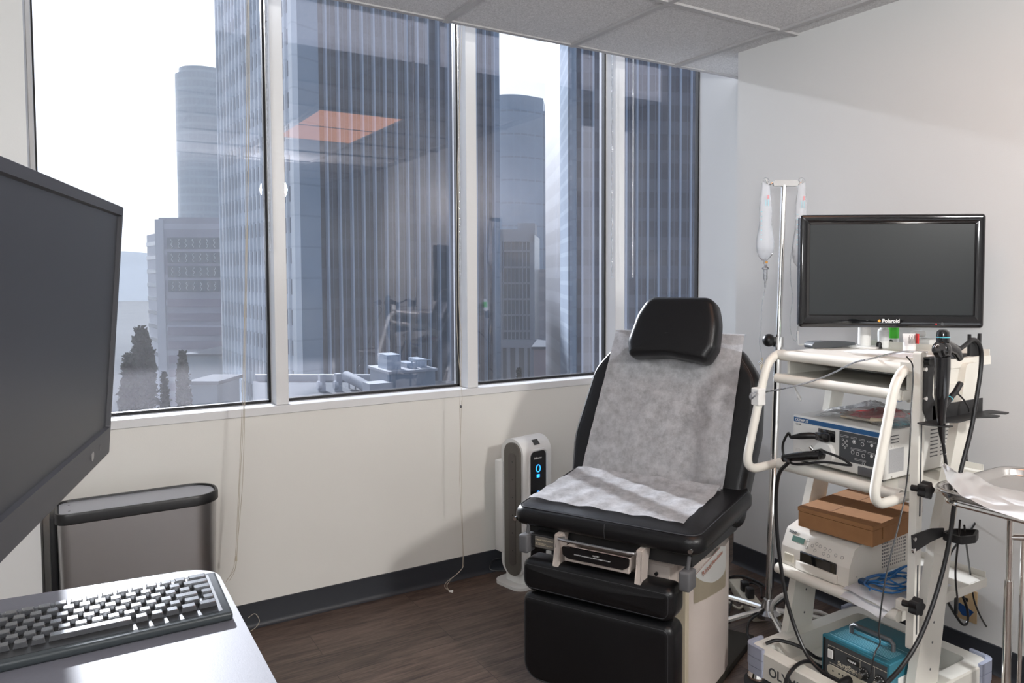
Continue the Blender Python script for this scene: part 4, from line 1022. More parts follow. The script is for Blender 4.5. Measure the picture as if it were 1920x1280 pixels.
# ------------------------------------------------------------ things on the cart top
ZT = 1.1445
def onT(px, py): return onz(px, py, ZT)
def bottle(px, py, r, h, label, kind):
    p = onT(px, py); t = thing('bottle', label, 'bottle', p, -YAW)
    w = NB(); lathe(w, [(r, 0), (r, h * .78), (r * .8, h * .84), (r * .55, h * .86)], n=20); obj('body', w, M['white'], t)
    w = NB(); lathe(w, [(r * .62, h * .86), (r * .62, h)], n=16); obj('cap', w, M['white'], t)
    w = NB(); lathe(w, [(r + .0004, h * .30), (r + .0004, h * .74)], n=20); obj('label_wrap', w, M['green'] if kind == 'g' else M['offwhite'], t)
bottle(1622, 648, .017, .075, 'small white bottle with green label, left of the TV post', 'g')
bottle(1675, 647, .018, .088, 'small white bottle with green label, right of the TV post', 'g')
bottle(1656, 651, .019, .078, 'small bottle with grey printed label beside the TV post', 'p')
p = onT(1705, 660); t = thing('ointment_tube', 'white upside-down squeeze tube standing on its cap at the cart top right', 'tube', p, -YAW)
w = NB(); lathe(w, [(.020, 0), (.020, .022)], n=20); obj('cap', w, M['white'], t)
w = NB(); 
def tbf(a, s): 
    an = a * 2 * math.pi; return Vector(((.0205 + .004 * s) * math.cos(an), .0205 * (1 - s * .93) * math.sin(an), 0.022 + .040 * s))
grid(w, tbf, 24, 6); obj('body', w, M['offwhite'], t)
w = NB(); box(w, .0175, .022, -.0225, -.004, .03, .062); obj('red_edge', w, M['red'], t)
w = NB(); 
for i in range(9): box(w, -.012 + .0028 * i, -.011 + .0028 * i, -.0222 + i * .0000, -.0215, .03, .03 + .022 + .008 * math.sin(i * 2.1))
obj('print', w, M['ink'], t, smooth=False)['kind'] = 'stuff'
for (px, py, nm) in ((1616, 650, 'black rubber stopper knob left of the TV post'), (1648, 653, 'black rubber stopper knob in front of the TV post'), (1670, 649, 'black rubber stopper knob right of the TV post')):
    p = onT(px, py); w = NB(); lathe(w, [(.012, 0), (.011, .004), (.0095, .009), (.010, .016), (.007, .022), (.002, .024)], p, 16); tag(obj('rubber_foot_knob', w, M['blackp'], world=True), nm, 'knob', None)
p = onz(1730, 650, ZT); w = NB(); box(w, p.x - .03, p.x + .03, p.y - .045, p.y + .045, ZT, ZT + .03, .004, 2); bx_ = thing('small_box', 'small white power brick at the right end of the cart top', 'box', (p.x, p.y, ZT)); obj('case', w, M['device'], bx_, world=True)
w = NB(); cyl(w, (p.x - .03, p.y + .02, ZT + .044), (p.x + .03, p.y + .02, ZT + .044), .013, n=14); obj('white_roll', w, M['white'], bx_, world=True)
# remote control with curved end
p = onT(1556, 651); rm = thing('remote_control', 'black remote control lying at the left of the cart top', 'remote control', p, math.atan2(-.28, .96))
w = NB(); pr = rpoly([(-.088, .0), (-.05, .0), (.088, .005), (.088, .018), (-.045, .024), (-.078, .023), (-.09, .012)], [.006, .01, .003, .005, .01, .008, .006], 4)
prism(w, pr, lambda a, c, t: Vector((a, t, c)), -.025, .025); obj('case', w, M['panelg'], rm)
w = NB()
for i in range(9):
    for j in range(3): box(w, -.035 + i * .012, -.028 + i * .012, -.015 + j * .011, -.008 + j * .011, .0205 - i * .0006, .0245 - i * .0006)
obj('buttons', w, M['blackp'], rm, smooth=False)['kind'] = 'stuff'
p = onT(1650, 662); w = NB(); box(w, p.x - .06, p.x + .07, p.y - .14, p.y + .10, ZT + .0002, ZT + .0016); tag(obj('paper_sheet', w, M['plasw'], world=True, smooth=False), 'flat white papers lying on the cart top under the TV post', 'paper')

# ------------------------------------------------------------ video processor
XP = 2.03; pb_ = .7755
pr_ = thing('video_processor', 'off-white endoscopy video processor with blue stripe on the middle shelf', 'video processor', (2.215, 1.59, pb_))
PYL, PYR = 1.765, 1.412; PH = .158
w = NB(); box(w, XP, 2.40, PYR, PYL, pb_ + .008, pb_ + PH, .006, 3); case = obj('case', w, M['device'], pr_, world=True)
for x in (XP + .03, 2.37):
    for y in (PYR + .03, PYL - .03):
        w = NB(); cyl(w, (x, y, pb_), (x, y, pb_ + .01), .014, n=12); obj('foot', w, M['greyp'], pr_, world=True)
w = NB(); box(w, XP - .0012, XP + .004, PYR + .006, PYL - .006, pb_ + PH - .022, pb_ + PH - .007); obj('blue_stripe', w, M['blue'], pr_, world=True, smooth=False)
text('lettering', 'OLYMPUS', .0125, pr_, M['inkw'], (XP - .0018, PYL - .012, pb_ + PH - .019), (0, -1, 0), (-1, 0, 0), bold=.0003)
text('model_lettering', 'CV-170', .007, pr_, M['panelg'], (XP - .0008, PYL - .014, pb_ + PH - .032), (0, -1, 0), (-1, 0, 0))
w = NB(); box(w, XP - .0016, XP + .002, 1.422, 1.575, pb_ + .042, pb_ + PH - .024, .001, 1); kp_ = obj('control_panel', w, M['panelg'], pr_, world=True, smooth=False)
w = NB()
def pring(y, z, r): 
    tube(w, [(XP - .0022, y + r * math.cos(2 * math.pi * i / 14), z + r * math.sin(2 * math.pi * i / 14)) for i in range(14)], .0006, 4, closed=True)
zt0 = pb_ + PH
for (y, z, r) in ((1.56, .05, .003), (1.545, .052, .003), (1.552, .058, .0028), (1.560, .066, .0028), (1.545, .066, .0028), (1.552, .074, .0028), (1.518, .050, .006), (1.488, .052, .0055), (1.523, .083, .0055), (1.505, .085, .005), (1.484, .087, .0055), (1.484, .112, .004)): pring(y, zt0 - z, r)
for (y0, y1, z) in ((1.57, 1.54, .036), (1.53, 1.51, .036), (1.50, 1.48, .037), (1.47, 1.44, .038), (1.53, 1.475, .070), (1.468, 1.44, .073), (1.515, 1.475, .101)):
    tube(w, [(XP - .0022, y0, zt0 - z), (XP - .0022, y1, zt0 - z), (XP - .0022, y1, zt0 - z - .004), (XP - .0022, y0, zt0 - z - .004)], .0004, 4, closed=True)
obj('panel_markings', w, M['inkw'], kp_, world=True)['kind'] = 'stuff'
w = NB()
for (y, z) in ((1.455, .050), (1.455, .083), (1.518, .050)): cyl(w, (XP - .001, y, zt0 - z), (XP - .0028, y, zt0 - z), .0048 if y < 1.5 else .0035, n=14)
obj('round_buttons', w, M['inkw'], kp_, world=True)
w = NB(); box(w, XP - .0006, XP + .003, 1.589, 1.660, pb_ + PH - .068, pb_ + PH - .028, .003, 2); obj('socket_recess', w, M['blackg'], pr_, world=True)
w = NB(); cyl(w, (XP - .014, 1.628, pb_ + .052), (XP + .004, 1.628, pb_ + .052), .037, .040, n=32); obj('scope_socket', w, M['white'], pr_, world=True)
w = NB(); tube(w, [(XP - .001, 1.737 + .015 * math.cos(2 * math.pi * i / 24), pb_ + .034 + .015 * math.sin(2 * math.pi * i / 24)) for i in range(24)], .0014, 6, closed=True); cyl(w, (XP - .0015, 1.737, pb_ + .034), (XP + .001, 1.737, pb_ + .034), .011, n=20); obj('power_button', w, M['device'], pr_, world=True)
w = NB(); box(w, XP - .002, XP + .004, 1.428, 1.505, pb_ + .008, pb_ + .036, .003, 2); box(w, XP - .003, XP - .001, 1.438, 1.46, pb_ + .013, pb_ + .028); obj('media_slot', w, M['greyp'], pr_, world=True)
w = NB()
for i in range(8):
    for j in range(2): box(w, 2.265 + j * .055, 2.305 + j * .055, PYR - .0008, PYR + .002, pb_ + .05 + i * .012, pb_ + .0535 + i * .012)
obj('rear_vent', w, M['greyp'], pr_, world=True, smooth=False)
w = NB()
for i in range(3): box(w, 2.06 + 0 * i, 2.10, PYR - .0008, PYR + .002, pb_ + .118 + i * .010, pb_ + .121 + i * .010)
obj('front_vent', w, M['greyp'], pr_, world=True, smooth=False)
w = NB(); box(w, 2.052, 2.125, PYR - .0012, PYR + .002, pb_ + .028, pb_ + .100); obj('vent_grille', w, mat('perforated_grey', (.40, .40, .41), .5, bump=.8, bscale=400), pr_, world=True, smooth=False)
w = NB()
for x in (2.062, 2.078): cyl(w, (x, PYR - .002, pb_ + .108), (x, PYR + .001, pb_ + .108), .0035, n=10)
cyl(w, (2.065, PYR - .002, pb_ + .016), (2.065, PYR + .001, pb_ + .016), .003, n=10); obj('screws', w, M['chrome'], pr_, world=True)
# connector plugs
pl = thing('video_plug', 'black cable plug in the upper socket of the video processor, cord looping down', 'plug', (XP - .02, 1.64, pb_ + .10))
w = NB(); box(w, XP - .028, XP + .0, 1.60, 1.652, pb_ + .094, pb_ + .120, .005, 2); obj('plug_body', w, M['blackg'], pl, world=True)
w = NB(); tube(w, [(XP - .018, 1.650, pb_ + .106), (XP - .030, 1.668, pb_ + .105), (XP - .046, 1.69, pb_ + .102), (XP - .06, 1.722, pb_ + .094)], .010, 14, rs=[.010, .011, .011, .005]); obj('strain_relief', w, M['cable'], pl, world=True)
lp_ = [Vector((XP - .06, 1.722, pb_ + .094))] + [onp(px, py, (XP - .065, 0, 0), (1, 0, 0)) for px, py in ((1478, 812), (1468, 832), (1470, 855), (1484, 868), (1505, 870), (1545, 866), (1590, 872), (1594, 870), (1576, 858), (1545, 846))]
w = NB(); tube(w, lp_, .0042, 8, sm=6); obj('cord', w, M['cable'], pl, world=True)
sp = thing('scope_connector', 'large black endoscope connector plugged into the round white socket', 'connector', (XP - .03, 1.65, pb_ + .03))
w = NB(); cyl(w, (XP - .004, 1.632, pb_ + .050), (XP - .040, 1.640, pb_ + .047), .019, .017, 18)
tube(w, [(XP - .034, 1.625, pb_ + .049), (XP - .05, 1.66, pb_ + .043), (XP - .065, 1.70, pb_ + .034), (XP - .08, 1.735, pb_ + .024)], .014, 14, rs=[.015, .016, .0145, .012]); obj('connector_body', w, M['blackg'], sp, world=True)
w = NB(); cs_ = [Vector((XP - .08, 1.735, pb_ + .024))] + [onx(px, py, XP - .09) for px, py in ((1478, 866), (1462, 885), (1456, 915), (1455, 960), (1458, 1010), (1464, 1060), (1474, 1120), (1492, 1180), (1515, 1230), (1545, 1262), (1580, 1285))]
tube(w, cs_, .0065, 10, sm=6, rs=None); obj('umbilical_cable', w, M['cable'], sp, world=True)
w = NB(); cyl(w, (XP - .03, 1.655, pb_ + .062), (XP - .035, 1.662, pb_ + .072), .006, n=10); obj('air_nozzle', w, M['chrome'], sp, world=True)
# plastic-wrapped packets on top of the processor
def packet(cx_, cy_, z0, sx_, sy_, m, name, label, cat, amp=.01, rz=.2, seed=0):
    rnd = random.Random(seed); ph = [rnd.uniform(0, 6) for _ in range(6)]
    t = thing(name, label, cat, (cx_, cy_, z0), rz)
    def f(a, s):
        x = (a - .5) * sx_; y = (s - .5) * sy_
        h = amp * (.6 + .4 * math.sin(a * 9 + ph[0]) * math.sin(s * 7 + ph[1]) + .3 * math.sin(a * 21 + s * 17 + ph[2])) * (math.sin(math.pi * min(max(a, .02), .98)) * math.sin(math.pi * min(max(s, .02), .98))) ** .4
        return Vector((x, y, .0012 + max(h, 0)))
    w = NB(); grid(w, f, 26, 22); bmesh.ops.solidify(w, geom=w.faces[:], thickness=.0008)
    o = obj('film', w, m, t); return t
pz = pb_ + PH
t = packet(2.19, 1.56, pz, .24, .30, M['clear'], 'plastic_packet', 'clear crinkled plastic packet with red card on top of the video processor', 'packet', .045, .1, 3)
w = NB(); prism(w, [(-.09, -.02), (-.07, .085), (.02, .05), (.06, -.09), (.0, -.10)], lambda a, c, x: Vector((a, c, .018 + x + a * .05)), 0, .001); obj('red_card', w, M['red'], t, smooth=False)
w = NB(); box(w, -.095, -.05, -.10, .07, .006, .012, .002, 1); cyl(w, (-.085, -.075, .010), (-.085, -.035, .010), .009, n=12); obj('ivory_applicator', w, mat('pale_wood', (.62, .52, .38), .5), t)
t = packet(2.16, 1.455, pz + .0, .14, .08, M['clear'], 'plastic_packet', 'small clear pouch holding a cyan swab at the processor right edge', 'packet', .02, -.1, 5)
w = NB(); box(w, -.05, .04, -.03, .01, .003, .009, .003, 2); obj('cyan_swab', w, M['cyan'], t)

# ------------------------------------------------------------ printer and cardboard box
pz = .4185
pr2 = thing('photo_printer', 'off-white medical photo printer on the lower shelf', 'printer', (2.2, 1.66, pz))
PX, y0, y1 = 2.02, 1.525, 1.80
side = rpoly([(PX, .0), (2.36, .0), (2.36, .135), (PX + .085, .135), (PX + .03, .118), (PX + .004, .062)], [.004, .004, .004, .01, .015, .01], 4)
w = NB(); prism(w, side, lambda a, c, t: Vector((a, t, pz + c)), y0, y1); obj('case', w, mat('warm_white_case', (.66, .62, .56), .4), pr2, world=True)
dP = Vector((.026, 0, .056)).normalized(); nP = Vector((-dP.z, 0, dP.x))   # slanted front panel
def sp_(y, s): return Vector((PX + .004, y, pz + .062)) + dP * s + nP * .0008
def onpanel(ya, yb2, s0, s1, th=.0012):
    w = NB(); P = [(ya, s0), (yb2, s0), (yb2, s1), (ya, s1)]; prism(w, P, lambda a, c, t: sp_(a, c) + nP * t, -.001, th); return w
obj('display', onpanel(1.765, 1.715, .024, .042), M['lcd'], pr2, world=True, smooth=False)
text('lettering', 'SONY', .012, pr2, M['panelg'], sp_(1.785, .048) + nP * .001, (0, -1, 0), nP, bold=.0004)
w = NB()
for (y, s) in ((1.70, .042), (1.70, .018), (1.68, .030), (1.665, .040), (1.665, .018), (1.65, .036), (1.63, .034), (1.63, .018), (1.61, .034), (1.61, .016), (1.585, .026), (1.56, .026)):
    tube(w, [sp_(y + .005 * math.cos(2 * math.pi * i / 12), s + .005 * math.sin(2 * math.pi * i / 12)) + nP * .0006 for i in range(12)], .0005, 4, closed=True)
obj('button_rings', w, M['greyp'], pr2, world=True)['kind'] = 'stuff'
w = NB(); box(w, PX - .0008, PX + .02, 1.572, 1.72, pz + .028, pz + .064, .003, 1); sl_ = obj('output_slot', w, M['blackg'], pr2, world=True)
w = NB(); box(w, PX - .008, PX + .004, 1.565, 1.73, pz + .002, pz + .030, .003, 2); obj('paper_tray', w, mat('warm_white_tray', (.66, .62, .56), .4), pr2, world=True)
w = NB(); box(w, PX - .003, PX + .004, 1.745, 1.785, pz + .014, pz + .042, .002, 1); obj('power_switch', w, M['ivory'], pr2, world=True)
w = NB()
for i in range(12):
    for j in range(8): box(w, 2.19 + i * .011, 2.195 + i * .011, y0 - .0006, y0 + .001, pz + .03 + j * .011, pz + .036 + j * .011)
obj('vent_holes', w, M['greyp'], pr2, world=True, smooth=False)['kind'] = 'stuff'
w = NB(); cyl(w, (2.06, y0 - .002, pz + .03), (2.06, y0 + .001, pz + .03), .003, n=8); obj('screw', w, M['chrome'], pr2, world=True)
bxz = pz + .1355
bx = thing('cardboard_box', 'brown cardboard mailer box sitting on top of the printer', 'box', (2.25, 1.65, bxz), 0)
c0 = onz(1497, 985, bxz); c1 = onz(1636, 1026, bxz); e1 = (c1 - c0); e1.z = 0; Lb = e1.length; e1.normalize(); e2_ = Vector((-e1.y, e1.x, 0))
if e2_.x < 0: e2_ = -e2_
def bxp(a, c, t): return Vector((c0.x, c0.y, bxz)) + e1 * a + e2_ * c + Vector((0, 0, t))
w = NB(); prism(w, [(0, 0), (Lb, 0), (Lb, .30), (0, .30)], bxp, .0, .050); obj('tray', w, M['card'], bx, world=True, smooth=False)
w = NB(); prism(w, [(-.002, -.002), (Lb + .002, -.002), (Lb + .002, .302), (-.002, .302)], lambda a, c, t: bxp(a, c, t + (.008 * c / .3 if t > .06 else 0)), .052, .066); lid = obj('lid', w, M['card'], bx, world=True, smooth=False)
w = NB(); prism(w, [(Lb + .001, .055), (Lb + .001, .29), (Lb + .003, .29), (Lb + .003, .055)], bxp, .015, .052); obj('side_flap', w, M['card'], bx, world=True, smooth=False)
w = NB(); prism(w, [(0.10, .003), (.104, .003), (.104, .30), (.10, .30)], lambda a, c, t: bxp(a, c, t + .008 * c / .3), .0655, .0665); obj('lid_seam', w, mat('card_edge', (.28, .14, .07), .8), lid, world=True, smooth=False)
# papers and blue cable on the lower shelf
sz = .4185
def leafsheet(name, P, z, label, m=M['plasw'], curl=.02):
    w = NB()
    A, B, C_, D_ = [Vector((*p, 0)) for p in P]
    def f(a, s):
        p = A.lerp(B, a).lerp(D_.lerp(C_, a), s); d = .003 * math.sin(a * 5 + s * 4) + .002 * math.sin(a * 11 - s * 9)
        drop = -curl * max(0, (2.0 - p.x) / .05) ** 1.5 if p.x < 2.0 else 0
        return Vector((p.x, p.y, z + .004 + d + drop))
    grid(w, f, 20, 16); bmesh.ops.solidify(w, geom=w.faces[:], thickness=.0006); return tag(obj(name, w, m, world=True), label, 'paper')
leafsheet('paper_sheet', [(1.965, 1.515), (1.955, 1.36), (2.30, 1.35), (2.30, 1.51)], sz, 'lowest crumpled white sheet drooping over the lower shelf front', curl=.022)
leafsheet('paper_sheet', [(1.985, 1.52), (1.975, 1.35), (2.26, 1.345), (2.27, 1.515)], sz + .011, 'middle white sheet with curled corner under the blue cable')
leafsheet('paper_sheet', [(2.07, 1.50), (2.05, 1.40), (2.33, 1.38), (2.34, 1.50)], sz + .022, 'topmost folded white sheet beside the printer, under the blue cable')
rnd = random.Random(4); pts = []
for i in range(34):
    a_ = i * 1.05; cx_ = 2.10 + .03 * math.sin(i * .7); cy_ = 1.425 + .012 * math.cos(i * .9); ra = .045 + .025 * rnd.random()
    pts.append((cx_ + ra * 1.4 * math.cos(a_), cy_ + ra * .8 * math.sin(a_), sz + .034 + .003 * (i % 5) + .035 * max(0, math.sin(a_ * .5 + 1)) * (i % 3 == 0)))
cb = thing('network_cable', 'tangled blue network cable on the papers of the lower shelf', 'cable', (2.1, 1.43, sz + .02))
w = NB(); tube(w, pts, .0028, 7, sm=5); obj('cord', w, M['cableb'], cb, world=True)
w = NB(); box(w, 2.01, 2.035, 1.455, 1.485, sz + .034, sz + .048, .003, 1); obj('connector', w, mat('dark_blue_plastic', (.01, .04, .10), .4), cb, world=True)

# ------------------------------------------------------------ electrosurgical unit on the base
zs = .1055
su = thing('electrosurgical_unit', 'teal electrosurgical generator with grey dial panel on the cart base', 'medical device', (2.16, 1.47, zs))
SX, sy0, sy1, SHh = 1.985, 1.352, 1.592, .152
w = NB(); box(w, SX + .012, 2.21, sy0, sy1, zs + .008, zs + SHh, .003, 1); box(w, SX, SX + .016, sy0 - .002, sy1 + .002, zs + .006, zs + SHh + .001, .002, 1); obj('case', w, M['teal'], su, world=True, smooth=False)
w = NB(); box(w, SX - .0012, SX + .002, sy0 + .006, sy1 - .006, zs + .012, zs + SHh - .008); fpn = obj('front_panel', w, M['panelg'], su, world=True, smooth=False)
w = NB(); box(w, SX - .002, SX + .002, sy1 - .012, sy1 - .004, zs + .010, zs + SHh - .006); obj('black_edge', w, M['blackp'], su, world=True, smooth=False)
def spt(y, z): return Vector((SX - .0018, sy1 - y, zs + z))
text('lettering', 'SurgiStat', .020, su, M['ivory'], spt(.060, .078), (0, -1, 0), (-1, 0, 0), bold=.0004)
text('lettering', 'Valleylab', .0085, su, M['inkw'], spt(.098, .1065) + Vector((-.0012, 0, 0)), (0, -1, 0), (-1, 0, 0), bold=.0002)
w = NB(); box(w, SX - .0022, SX - .001, sy1 - .142, sy1 - .094, zs + .102, zs + .118); obj('name_plate', w, M['blackp'], su, world=True, smooth=False)
w = NB()
for a_, c_ in (((.024, .128), (.235, .128)), ((.024, .128), (.024, .120)), ((.142, .125), (.142, .070)), ((.192, .128), (.192, .070)), ((.03, .074), (.13, .074))):
    p0, p1 = spt(*a_), spt(*c_); tube(w, [p0, p1], .0006, 4)
obj('panel_lines', w, M['ivory'], fpn, world=True)['kind'] = 'stuff'
w = NB(); box(w, SX - .003, SX + .001, sy1 - .048, sy1 - .020, zs + .084, zs + .122, .002, 1); sw_ = obj('switch_frame', w, M['blackp'], su, world=True)
w = NB(); box(w, SX - .007, SX - .002, sy1 - .044, sy1 - .024, zs + .089, zs + .117, .002, 1); obj('rocker', w, M['white'], sw_, world=True)
for yd in (.158, .212):
    w = NB(); p = spt(yd, .092); cyl(w, p, p + Vector((-.004, 0, 0)), .0185, n=28); dl = obj('dial', w, M['blackp'], su, world=True)
    w = NB(); p = spt(yd - .004, .088); cyl(w, p + Vector((-.003, 0, 0)), p + Vector((-.018, 0, 0)), .009, .008, 20); obj('knob', w, M['chrome'], dl, world=True)
    w = NB()
    for i in range(9):
        a_ = R(-30 + i * 30); p = spt(yd + .015 * -math.cos(a_), .092 + .015 * math.sin(a_)); box(w, p.x - .0045, p.x - .0035, p.y - .001, p.y + .001, p.z - .001, p.z + .001)
    obj('dial_marks', w, M['inkw'], dl, world=True, smooth=False)['kind'] = 'stuff'
w = NB(); prism(w, rpoly([(sy1 - .022, zs + .038), (sy1 - .235, zs + .038), (sy1 - .235, zs + .068), (sy1 - .022, zs + .068)], .012, 5), lambda a, c, t: Vector((SX - t, a, c)), 0, .004); ip = obj('output_panel', w, M['ivory'], su, world=True)
w = NB()
for yy in (.045, .068, .082): p = spt(yy, .053); cyl(w, p + Vector((.001, 0, 0)), p + Vector((-.0035, 0, 0)), .0028, n=10)
p = spt(.155, .055); box(w, p.x - .0035, p.x, p.y - .007, p.y + .007, p.z - .006, p.z + .006); p = spt(.21, .052); box(w, p.x - .006, p.x, p.y - .022, p.y + .014, p.z - .012, p.z + .012)
obj('sockets', w, M['blackp'], ip, world=True, smooth=False)
w = NB(); p = spt(.105, .050); cyl(w, p, p + Vector((-.05, .006, -.004)), .014, .011, 16); cyl(w, p + Vector((-.045, .005, -.004)), p + Vector((-.055, .03, -.006)), .010, .006, 12); obj('plug', w, M['blackp'], su, world=True)
w = NB(); ht = zs + SHh
tube(w, [(2.07, sy1 - .045, ht - .01), (2.07, sy1 - .045, ht + .022), (2.07, sy1 - .055, ht + .030), (2.07, sy0 + .055, ht + .030), (2.07, sy0 + .045, ht + .022), (2.07, sy0 + .045, ht - .01)], .007, 10, sm=0); obj('carry_handle', w, M['greyp'], su, world=True)
w = NB()
for i in range(9): box(w, SX + .035 + i * .007, SX + .0356 + i * .007, sy0 + .02, sy1 - .02, ht + .0002, ht + .0008)
box(w, SX + .022, SX + .0232, sy0 + .012, sy1 - .012, ht + .0002, ht + .0008); box(w, SX + .11, SX + .1112, sy0 + .012, sy1 - .012, ht + .0002, ht + .0008)
obj('printed_lines', w, mat('pale_teal_print', (.35, .55, .60), .5), su, world=True, smooth=False)['kind'] = 'stuff'
w = NB(); box(w, 2.03, 2.075, sy0 - .0012, sy0, zs + .03, zs + .10); obj('side_label', w, M['white'], su, world=True, smooth=False)
for x in (2.02, 2.18):
    for y in (sy0 + .03, sy1 - .03):
        w = NB(); cyl(w, (x, y, zs), (x, y, zs + .009), .01, n=10); obj('foot', w, M['blackp'], su, world=True)

# ------------------------------------------------------------ endoscope hanging on the cart
YE = YS - .075
sc2 = thing('endoscope', 'black flexible endoscope hanging in the cart side hanger', 'endoscope', ony(1768, 700, YE))
def ep(px, py, dy=0): return ony(px, py, YE + dy)
w = NB(); A0 = ep(1768, 640); 
tube(w, [ep(1767, 668), ep(1767, 690), ep(1765, 740), ep(1764, 780), ep(1766, 812), ep(1768, 830)], .018, 20, rs=[.021, .021, .0185, .012, .009, .0055]); obj('grip', w, M['blackg'], sc2, world=True)
w = NB(); sphere(w, ep(1766, 655), .026, .95, 20); tube(w, [ep(1768, 645), ep(1790, 655), ep(1800, 672)], .015, 14, rs=[.018, .016, .010]); obj('control_head', w, M['blackg'], sc2, world=True)
w = NB(); p = ep(1758, 656, -.022); cyl(w, p, p + Vector((0, -.012, 0)), .020, .018, 20); d_ = Vector((-1, 0, .1)).normalized(); tube(w, [p + Vector((-.012, -.010, 0)), p + Vector((-.034, -.010, .002))], .006, 10); tube(w, [p + Vector((.0, -.014, .0)), p + Vector((.01, -.016, -.016))], .003, 8); kn = obj('angulation_knob', w, M['blackp'], sc2, world=True)
w = NB(); p = ep(1758, 656, -.035)
tube(w, [p + Vector((.014 * math.cos(R(60 + i * 12)), 0, .014 * math.sin(R(60 + i * 12)))) for i in range(8)], .0007, 4); obj('white_arc', w, M['inkw'], kn, world=True)
w = NB(); lathe(w, [(.0175, 0), (.0175, .016), (.016, .028), (.010, .033), (.002, .034)], ep(1768, 641), 22); ey = obj('eyepiece', w, M['blackg'], sc2, world=True)
w = NB(); lathe(w, [(.0180, .0125), (.0180, .0142)], ep(1768, 641), 22); obj('blue_ring', w, M['cyan'], ey, world=True)
w = NB(); tube(w, [ep(1770, 762), ep(1784, 743), ep(1793, 733)], .008, 12); tube(w, [ep(1792, 734), ep(1801, 718)], .0085, 12); tube(w, [ep(1796, 738), ep(1806, 748), ep(1815, 762), ep(1818, 772)], .0025, 8, sm=4); obj('biopsy_port', w, M['blackp'], sc2, world=True)
w = NB(); pc = ep(1781, 747); dr_ = (ep(1793, 733) - ep(1770, 762)).normalized(); cyl(w, pc - dr_ * .001, pc + dr_ * .001, .0086, n=16); obj('blue_ring', w, M['cyan'], sc2, world=True)
w = NB(); tube(w, [ep(1768, 828), ep(1771, 850), ep(1773, 865), ep(1776, 884), ep(1784, 905, -.01)], .0045, 10, sm=4); it = obj('insertion_tube', w, M['cable'], sc2, world=True)
w = NB(); pc = ep(1771.3, 850); cyl(w, pc + Vector((0, 0, -.001)), pc + Vector((0, 0, .001)), .0049, n=12); obj('white_ring', w, M['inkw'], it, world=True)
w = NB()
tube(w, [ep(1790, 660), ep(1800, 654), ep(1812, 645), ep(1820, 638), ep(1828, 637), ep(1836, 645), ep(1840, 665), ep(1838, 700), ep(1832, 740), ep(1824, 790), ep(1815, 830, .0), ep(1802, 880), ep(1790, 940), ep(1782, 1000), ep(1770, 1060), ep(1750, 1130), ep(1722, 1200), ep(1690, 1250), ep(1660, 1282)], .0062, 10, sm=6, rs=None)
obj('light_guide_cable', w, M['cable'], sc2, world=True)

# ------------------------------------------------------------ loose cables
YK = YS + .02
def cp(px, py, Y): return ony(px, py, Y)
world_tube('hanging_cable', [cp(1735, 672, 1.40), cp(1752, 690, 1.40), cp(1775, 715, 1.45), cp(1800, 745, 1.5), cp(1822, 800, 1.5), cp(1812, 860, 1.5), cp(1832, 905, 1.5), cp(1840, 950, 1.5), cp(1822, 990, 1.5), cp(1790, 1025, 1.5), cp(1776, 1050, 1.5)], .004, M['cable'], 'black cord winding behind the cart beside the right wall', 'cable')
world_tube('hanging_cable', [ep(1700, 668, .05), ep(1712, 690, .045), ep(1709, 760, .02), ep(1705, 850, .0), ep(1698, 920, -.01), ep(1686, 980, -.02), ep(1668, 1050, -.03), ep(1656, 1110, -.04), ep(1648, 1180, -.05), ep(1650, 1205, -.06), ep(1640, 1225, -.08), ep(1632, 1265, -.08)], .0020, M['cable'], 'thin black lead dangling down in front of the cart shelves', 'cable')
world_tube('hanging_cable', [cp(1800, 975, 1.22), cp(1797, 1010, 1.25), cp(1792, 1060, 1.28), cp(1792, 1090, 1.3), cp(1795, 1120, 1.32)], .003, M['cable'], 'short black lead hanging through the cable ring, ending in an inline plug', 'cable')
w = NB(); p = cp(1793, 1132, 1.32); box(w, p.x - .006, p.x + .006, p.y - .005, p.y + .005, p.z - .03, p.z + .02, .003, 2); tag(obj('inline_plug', w, M['blackp'], world=True), 'slim black inline plug dangling before the beige wall plate', 'plug')
world_tube('hanging_cable', [cp(1808, 985, 1.22), cp(1813, 1030, 1.3), cp(1820, 1080, 1.38), cp(1828, 1130, 1.42), cp(1850, 1175, 1.45), cp(1880, 1205, 1.45), cp(1925, 1240, 1.45), cp(1960, 1262, 1.45)], .003, M['cable'], 'thin black cord running down past the tray stand to the right', 'cable')
world_tube('hanging_cable', [cp(1762, 1080, 1.42), cp(1768, 1110, 1.42), cp(1790, 1150, 1.42), cp(1805, 1170, 1.42), cp(1814, 1165, 1.42), cp(1813, 1140, 1.42), cp(1800, 1105, 1.42), cp(1792, 1088, 1.42)], .0045, M['cable'], 'black cable looping in a U in front of the wall plate', 'cable')
world_tube('hanging_cable', [cp(1760, 1085, 1.46), cp(1770, 1105, 1.46), cp(1768, 1135, 1.46), cp(1752, 1150, 1.46), cp(1735, 1155, 1.46)], .0028, M['cable'], 'thin black lead curling behind the cart right leg', 'cable')
